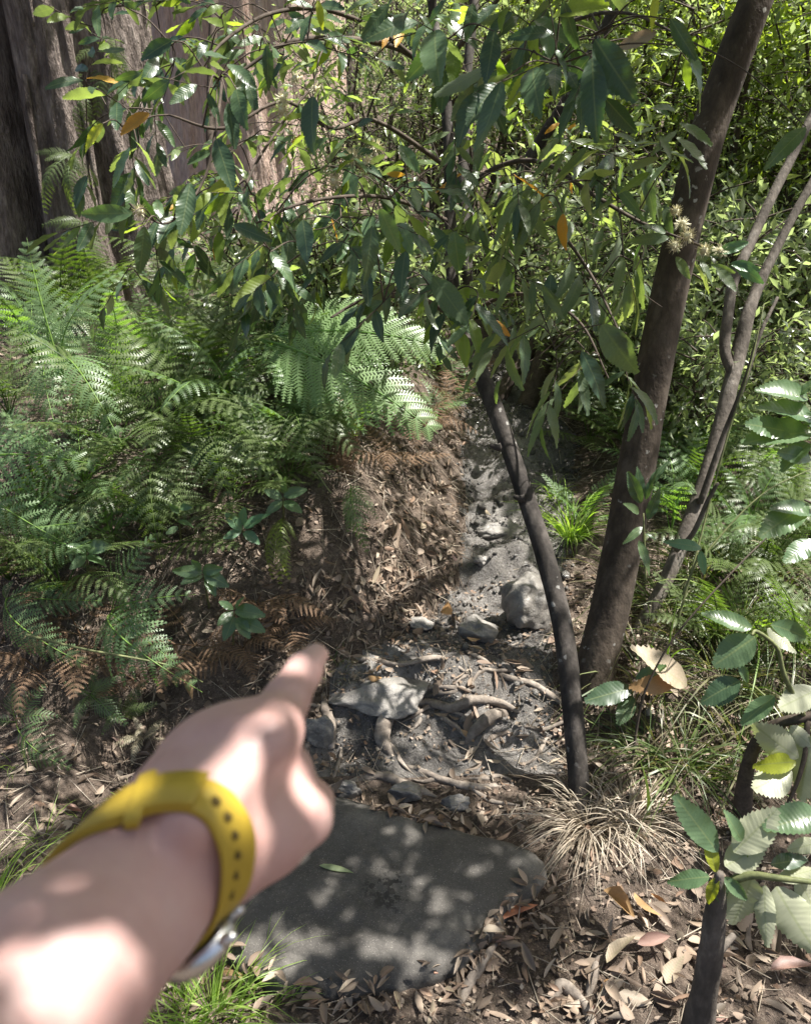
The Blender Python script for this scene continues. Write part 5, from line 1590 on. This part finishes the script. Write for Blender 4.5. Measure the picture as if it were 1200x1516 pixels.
for _ in range(260):
    g = G(q.uniform(555, 700), q.uniform(620, 920)); n_ = lie(g)
    d = nrm(np.array([q.normal(.3, .4), q.normal(-.3, .4), -.8])); d = nrm(d - (d @ n_) * n_ * .8)
    l = q.uniform(.03, .10)
    V, F, U = tube([g + n_ * .004, g + d * l * .5 + n_ * q.uniform(.004, .02), g + d * l + n_ * q.uniform(0, .02)], [.0011, .0009, .0004], 5, 3, cap=False)
    a.add(V, F, U)
o = a.build("bank_litter", M['litter'])
tag(o, "bits of dead leaf and straw clinging to the earth bank", "leaf litter", kind="stuff")
# grit and pebbles on the track
gv, gf = ico(1)
N = 5200
yy = q.uniform(1.72, 4.2, N) ** 1.0; xx = np.interp(yy, _CY, _CX) + np.interp(yy, _CY, _CW) * q.uniform(-1.15, 1.15, N)
keep = q.random(N) < np.clip(.45 + 1.6 * fbm(xx * 5, yy * 5, 95, 3), .08, 1)
xx, yy = xx[keep], yy[keep]
sz = .0025 + .006 * q.random(len(xx)) ** 3 + .012 * (q.random(len(xx)) > .985)
jit = 1 + q.normal(0, .16, (len(xx), len(gv), 1))
V = gv[None] * jit * sz[:, None, None] * q.uniform(.7, 1.3, (len(xx), 1, 3)) + np.column_stack([xx, yy, H(xx, yy) + sz * .3])[:, None]
F = (gf[None] + (np.arange(len(xx)) * len(gv))[:, None, None]).reshape(-1, 3)
o = build("gravel", V.reshape(-1, 3), F, M['mud'])
tag(o, "wet grit and tiny pebbles scattered along the track", "gravel", kind="stuff")
# fallen twigs and straw
N = 5200
xx = q.uniform(-1.9, 2.0, N); yy = q.uniform(.7, 3.8, N)
ins = np.hypot(xx - c0[0], yy - c0[1]) < np.interp((np.arctan2(yy - c0[1], xx - c0[0]) - th[0]) % (2 * math.pi) + th[0], th, rr) * .99
keep = ~ins & (q.random(N) < np.where(path_d(xx, yy) < 0, np.where(yy < 2.05, .4, .04), 1))
xx, yy = xx[keep], yy[keep]
a_ = q.uniform(0, 6.28, len(xx)); l = q.uniform(.02, .12, len(xx)) ** 1.0
p0 = np.column_stack([xx, yy, H(xx, yy) + q.uniform(.003, .012, len(xx))])
p1 = p0 + np.column_stack([np.cos(a_) * l, np.sin(a_) * l, 0 * l]); p1[:, 2] = H(p1[:, 0], p1[:, 1]) + q.uniform(.003, .03, len(xx))
w = q.uniform(.0006, .0019, len(xx))[:, None]
sd = nrm(np.cross(p1 - p0, [0, 0, 1.0])); up = np.array([0, 0, 1.0])
V = np.stack([p0 - sd * w, p0 + sd * w, p0 + up * w * 1.6, p1 - sd * w * .6, p1 + sd * w * .6, p1 + up * w], 1).reshape(-1, 3)
k = (np.arange(len(xx)) * 6)[:, None]
F = np.concatenate([k + np.array([[0, 1, 4, 3]]), k + np.array([[1, 2, 5, 4]]), k + np.array([[2, 0, 3, 5]])])
o = build("twig_litter", V, F, M['grass_dry'], smooth_=False)
tag(o, "thin broken twigs and straw strewn over the soil", "twigs", kind="stuff")

# ------------------------------------------------------------------ the pointing arm
def seg(p, a, b, ra, rb):
    ab = b - a
    h = np.clip(((p - a) @ ab) / (ab @ ab), 0, 1)
    return np.linalg.norm(p - (a + h[..., None] * ab), axis=-1) - (ra + (rb - ra) * h)


def smin(a, b, k):
    h = np.clip(.5 + .5 * (b - a) / k, 0, 1)
    return b + (a - b) * h - k * h * (1 - h)


def cs(x, y, d, r=0):
    return P(x, y, d), r * d / FPX


CH = [  # capsules in pixels: (x,y,depth,radius) to (x,y,depth,radius), blend in metres
    # upper arm and forearm, beyond the frame first
    ((-560, 1560, .10, 430 ), (-330, 1830, .20, 210), .02),
    ((-330, 1830, .20, 190), (-72, 1590, .24, 154), .02),
    ((-72, 1590, .24, 152), (82, 1438, .268, 121), .02),
    ((82, 1438, .268, 120), (172, 1340, .292, 88), .02),
    ((96, 1450, .275, 108), (214, 1354, .300, 70), .02),
    # wrist, two bones side by side
    ((166, 1318, .296, 72), (262, 1205, .322, 70), .015),
    ((222, 1350, .302, 66), (314, 1258, .326, 64), .015),
    # back of the hand fanning to the knuckles
    ((250, 1215, .325, 66), (275, 1128, .352, 40), .014),
    ((262, 1215, .325, 66), (310, 1100, .356, 42), .014),
    ((275, 1215, .325, 68), (352, 1085, .358, 44), .014),
    ((300, 1225, .326, 70), (402, 1085, .358, 43), .014),
    ((315, 1245, .335, 72), (408, 1150, .375, 58), .014),
    ((402, 1086, .343, 30), (412, 1070, .350, 28), .010),
    ((350, 1090, .342, 28), (356, 1078, .350, 26), .010),
    ((306, 1110, .342, 26), (312, 1098, .350, 24), .010),
    ((300, 1215, .300, 20), (398, 1095, .338, 16), .016),
    ((270, 1205, .300, 18), (345, 1098, .338, 15), .016),
    # curled fingers under the knuckles
    ((352, 1090, .360, 40), (392, 1150, .392, 36), .008),
    ((310, 1105, .358, 38), (352, 1172, .392, 35), .008),
    ((275, 1130, .354, 36), (320, 1190, .385, 32), .008),
    ((392, 1150, .392, 34), (418, 1208, .380, 33), .008),
    ((352, 1172, .392, 34), (385, 1230, .378, 32), .008),
    # thumb along the right side
    ((322, 1282, .328, 58), (398, 1240, .345, 50), .012),
    ((398, 1240, .345, 50), (452, 1212, .360, 38), .010),
    ((452, 1212, .360, 38), (468, 1186, .376, 29), .006),
    # index finger
    ((402, 1082, .358, 42), (424, 1036, .378, 33), .008),
    ((424, 1036, .378, 33), (450, 993, .397, 27), .005),
    ((450, 993, .397, 27), (468, 970, .408, 19), .004),
]
CAPS = []
for a, b, k in CH:
    pa, ra = cs(*a); pb, rb = cs(*b)
    CAPS.append((pa, pb, ra, rb, k))


def arm_sdf(p):
    d = None
    for pa, pb, ra, rb, k in CAPS:
        s = seg(p, pa, pb, ra, rb)
        d = s if d is None else smin(d, s, k)
    return d


def surface_nets(lo, hi, h, f):
    nn = np.ceil((hi - lo) / h).astype(int) + 1
    ax = [lo[k] + h * np.arange(nn[k]) for k in range(3)]
    D = np.empty(nn, np.float32)
    for k in range(nn[0]):
        Yv, Zv = np.meshgrid(ax[1], ax[2], indexing='ij')
        p = np.stack([np.full_like(Yv, ax[0][k]), Yv, Zv], -1)
        D[k] = f(p)
    s = D < 0
    cnt = np.zeros(nn - 1, np.int32); acc = np.zeros((*(nn - 1), 3), np.float32)
    C = [(i, j, k) for i in (0, 1) for j in (0, 1) for k in (0, 1)]
    def sl(o): return tuple(slice(o[k], nn[k] - 1 + o[k]) for k in range(3))
    for a in C:
        for k in range(3):
            if a[k]: continue
            b = list(a); b[k] = 1
            da, db = D[sl(a)], D[sl(b)]
            m_ = s[sl(a)] != s[sl(b)]
            t = np.where(m_, da / np.where(m_, da - db, 1), 0)
            for e in range(3):
                acc[..., e] += np.where(m_, a[e] + (t if e == k else 0), 0)
            cnt += m_
    act = cnt > 0
    idx = -np.ones(act.shape, np.int64); idx[act] = np.arange(act.sum())
    ijk = np.argwhere(act)
    V = lo + h * (ijk + acc[act] / cnt[act][:, None])
    F = []
    for k in range(3):
        u, v = (k + 1) % 3, (k + 2) % 3
        sa = [slice(None)] * 3; sb = [slice(None)] * 3
        sa[k] = slice(0, -1); sb[k] = slice(1, None)
        e = np.argwhere(s[tuple(sa)] != s[tuple(sb)])
        ok = (e[:, u] > 0) & (e[:, v] > 0) & (e[:, u] < nn[u] - 1) & (e[:, v] < nn[v] - 1)
        e = e[ok]
        ins_ = s[tuple(e.T)]
        def at(du, dv):
            q_ = e.copy(); q_[:, u] -= du; q_[:, v] -= dv
            return idx[tuple(q_.T)]
        qd = np.stack([at(0, 0), at(1, 0), at(1, 1), at(0, 1)], -1)
        qd[ins_] = qd[ins_][:, ::-1]
        F.append(qd[:, ::-1])
    return V, np.concatenate(F)


ends = np.array([c for q_ in CAPS for c in (q_[0] - max(q_[2], q_[3]), q_[0] + max(q_[2], q_[3]), q_[1] - max(q_[2], q_[3]), q_[1] + max(q_[2], q_[3]))])
V, F = surface_nets(ends.min(0) - .006, ends.max(0) + .006, .0026, arm_sdf)
# two passes of smoothing take the grid out of the skin
for _ in range(3):
    ac = np.zeros_like(V); ct = np.zeros(len(V))
    for k in range(4):
        np.add.at(ac, F[:, k], V[F[:, (k + 1) % 4]]); np.add.at(ct, F[:, k], 1)
        np.add.at(ac, F[:, k], V[F[:, (k - 1) % 4]]); np.add.at(ct, F[:, k], 1)
    V = V * .5 + .5 * ac / np.maximum(ct, 1)[:, None]
m = NT("skin")
n1 = m.noise(28, 5, .6); n2 = m.noise(9, 3)
c = m.ramp(n1, [(.3, (.44, .262, .235)), (.55, (.50, .322, .29)), (.75, (.54, .365, .33))])
c = m.mix(m.range(n2, .45, .7, 0, .35), c, (.52, .275, .225))
m.base(c); m.rough(.48)
m.b.inputs['Subsurface Weight'].default_value = .12
m.b.inputs['Subsurface Radius'].default_value = (.012, .005, .003)
m.b.inputs['Subsurface Scale'].default_value = .5
m.b.inputs['Specular IOR Level'].default_value = .4
m.bump(m.noise(420, 3, .6), .15, .0006)
person = build("person", V, F, m.m)
tag(person, "bare left arm of a person with the index finger pointing up the track", "person")

# ------------------------------------------------------------------ the wristwatch
m = NT("yellow_strap"); c = m.mix(m.range(m.noise(40, 4), .3, .7, 0, .5), (.43, .30, .030), (.34, .23, .022)); m.base(c); m.rough(.5); m.bump(m.noise(300, 2), .2, .0008); M['strap'] = m.m
m = NT("steel"); m.base((.62, .62, .62)); m.b.inputs['Metallic'].default_value = 1; m.rough(m.range(m.noise(30, 3), .3, .7, .22, .4)); M['steel'] = m.m
m = NT("strap_hole"); m.base((.10, .065, .012)); m.rough(.9); M['hole'] = m.m
m = NT("dial"); m.base((.75, .68, .55)); m.rough(.35); M['dial'] = m.m
wc = P(212, 1306, .306)                                   # centre of the wrist
wa = nrm(P(262, 1205, .322) - P(160, 1325, .296) + P(318, 1262, .326) - P(228, 1365, .302))   # along the arm
_f = nrm(wc - CAM); _e = nrm(.42 * RGT + .91 * UPV); wa = _e * math.cos(math.radians(56)) + _f * math.sin(math.radians(56))   # the strap hangs tilted
wu = nrm(np.cross(wa, np.cross(nrm(CAM - wc), wa)))       # towards the viewer
wv = np.cross(wa, wu)
watch = thing("wristwatch", wc, "mustard yellow strap wristwatch worn with its steel case on the inner wrist", "wristwatch")
NA = 120
tha = np.linspace(0, 2 * math.pi, NA, endpoint=False)


def wrist_r(t, off):
    d = np.cos(t)[:, None] * wu + np.sin(t)[:, None] * wv
    o = wc + wa * off
    lo_, hi_ = np.zeros(len(t)), np.full(len(t), .07)
    for _ in range(22):
        md = (lo_ + hi_) / 2
        ins_ = arm_sdf(o + d * md[:, None]) < 0
        lo_ = np.where(ins_, md, lo_); hi_ = np.where(ins_, hi_, md)
    return lo_, d, o


WB = .0098
prof = [(-WB, .0012), (-WB * .96, .0032), (-WB * .8, .0038), (0, .0040), (WB * .8, .0038), (WB * .96, .0032), (WB, .0012), (WB * .5, .0004), (-WB * .5, .0004)]
KF = np.abs(np.fft.fftfreq(NA, 1 / NA))


def strap_r(off):
    r_, d, o = wrist_r(tha, off)
    r0_, _, _ = wrist_r(tha, 0)
    r_ = np.maximum(r_, .5 * (r_ + r0_))
    lo_ = np.real(np.fft.ifft(np.fft.fft(r_) * (KF < 4)))
    hi_ = np.real(np.fft.ifft(np.fft.fft(r_) * (KF < 9)))
    return .75 * lo_ + .25 * np.maximum(lo_, hi_), d, o


rowsV = []
for off, hgt in prof:
    r_, d, o = strap_r(off)
    rowsV.append(o + d * (r_ + hgt)[:, None])
V = np.concatenate(rowsV); k = len(prof)
i = np.arange(k)[:, None] * NA; i2 = ((np.arange(k) + 1) % k)[:, None] * NA; j = np.arange(NA)[None]; j2 = (j + 1) % NA
F = np.stack([i + j, i2 + j, i2 + j2, i + j2], -1).reshape(-1, 4)
strap = build("strap", V, F, M['strap'], watch)


def strap_pt(t, off, up_):
    r_, d, o = strap_r(off)
    tt = t % (2 * math.pi)
    dd = math.cos(tt) * wu + math.sin(tt) * wv
    return o + dd * (np.interp(tt, np.append(tha, 2 * math.pi), np.append(r_, r_[0])) + .0040 + up_), dd


sgn = 1.0 if (wv @ RGT) > 0 else -1.0
for k in range(6):                                        # dark discs for the punched holes, their inner shade painted on
    t = sgn * (.35 + .20 * k)
    p, d = strap_pt(t, -.001, .0007)
    e = nrm(np.cross(wa, d))
    th_ = np.linspace(0, 2 * math.pi, 14, endpoint=False)
    ring = p + .0021 * (np.cos(th_)[:, None] * wa * 1.3 + np.sin(th_)[:, None] * e)
    V = np.vstack([ring, ring - d * .0018, [p]])
    jj = np.arange(14)
    build("strap_hole", V, [np.stack([jj, (jj + 1) % 14, np.full(14, 28)], -1), np.stack([jj, jj + 14, (jj + 1) % 14 + 14, (jj + 1) % 14], -1)], M['hole'], strap)


def band(t0, t1, off0, off1, h0, h1, mat, name, parent, nseg=10):
    A = Acc(); ts_ = np.linspace(t0, t1, nseg)
    rows = []
    for off in (off0, off1):
        for hh in (h0, h1):
            rows.append(np.array([strap_pt(t, off, hh)[0] for t in ts_]))
    V = np.concatenate(rows); n_ = nseg
    a0, a1, b0, b1 = 0, n_, 2 * n_, 3 * n_
    i = np.arange(n_ - 1)
    F = np.concatenate([np.stack([x + i, x + i + 1, y + i + 1, y + i], -1) for x, y in ((a1, b1), (b0, a0), (a0, a1), (b1, b0))])
    F = np.vstack([F, [[a0, a1, b1, b0], [a0 + n_ - 1, b0 + n_ - 1, b1 + n_ - 1, a1 + n_ - 1]]])
    return build(name, V, F, M[mat], parent)


band(sgn * -.62, sgn * -.42, -.0150, .0130, -.003, .0024, 'strap', "strap_keeper", strap)
band(sgn * -2.1, sgn * -1.85, -.0135, .0135, -.002, .0020, 'steel', "buckle", watch)
band(sgn * -1.8, sgn * .15, -.0095, .0095, -.001, .0022, 'strap', "strap_tail", strap, 24)
# steel case with dial, on the side away from the viewer
tcase = sgn * 2.0
pc, dc = strap_pt(tcase, 0, -.001)
ec = nrm(np.cross(wa, dc))
A = Acc(); th_ = np.linspace(0, 2 * math.pi, 40, endpoint=False)
prof2 = [(.0155, -.001), (.0172, .001), (.0175, .006), (.0165, .0085), (.0150, .0092), (.0145, .0086), (0.0001, .0086)]
V = np.concatenate([pc + dc * h_ + r_ * (np.cos(th_)[:, None] * wa + np.sin(th_)[:, None] * ec) for r_, h_ in prof2])
k = len(prof2); i = np.arange(k - 1)[:, None] * 40; j = np.arange(40)[None]; j2 = (j + 1) % 40
build("case", V, np.stack([i + j, i + j2, i + 40 + j2, i + 40 + j], -1).reshape(-1, 4), M['steel'], watch)
V = np.vstack([pc + dc * .0090 + .0142 * (np.cos(th_)[:, None] * wa + np.sin(th_)[:, None] * ec), [pc + dc * .0092]])
jj = np.arange(40)
build("dial", V, np.stack([jj, (jj + 1) % 40, np.full(40, 40)], -1), M['dial'], watch)
V, F, U = tube([pc + dc * .004 + wa * .016, pc + dc * .004 + wa * .0205], [.0026, .0026], 4, 12)
build("crown", V, F, M['steel'], watch, U)
for s_ in (-1, 1):
    b_ = pc + dc * .002 + s_ * ec * .016
    V, F, U = tube([b_ - wa * .010, b_ + s_ * ec * .005 - wa * .010], [.003, .002], 4, 8)
    build("lug", V, F, M['steel'], watch, U)
    V, F, U = tube([b_ + wa * .010, b_ + s_ * ec * .005 + wa * .010], [.003, .002], 4, 8)
    build("lug", V, F, M['steel'], watch, U)
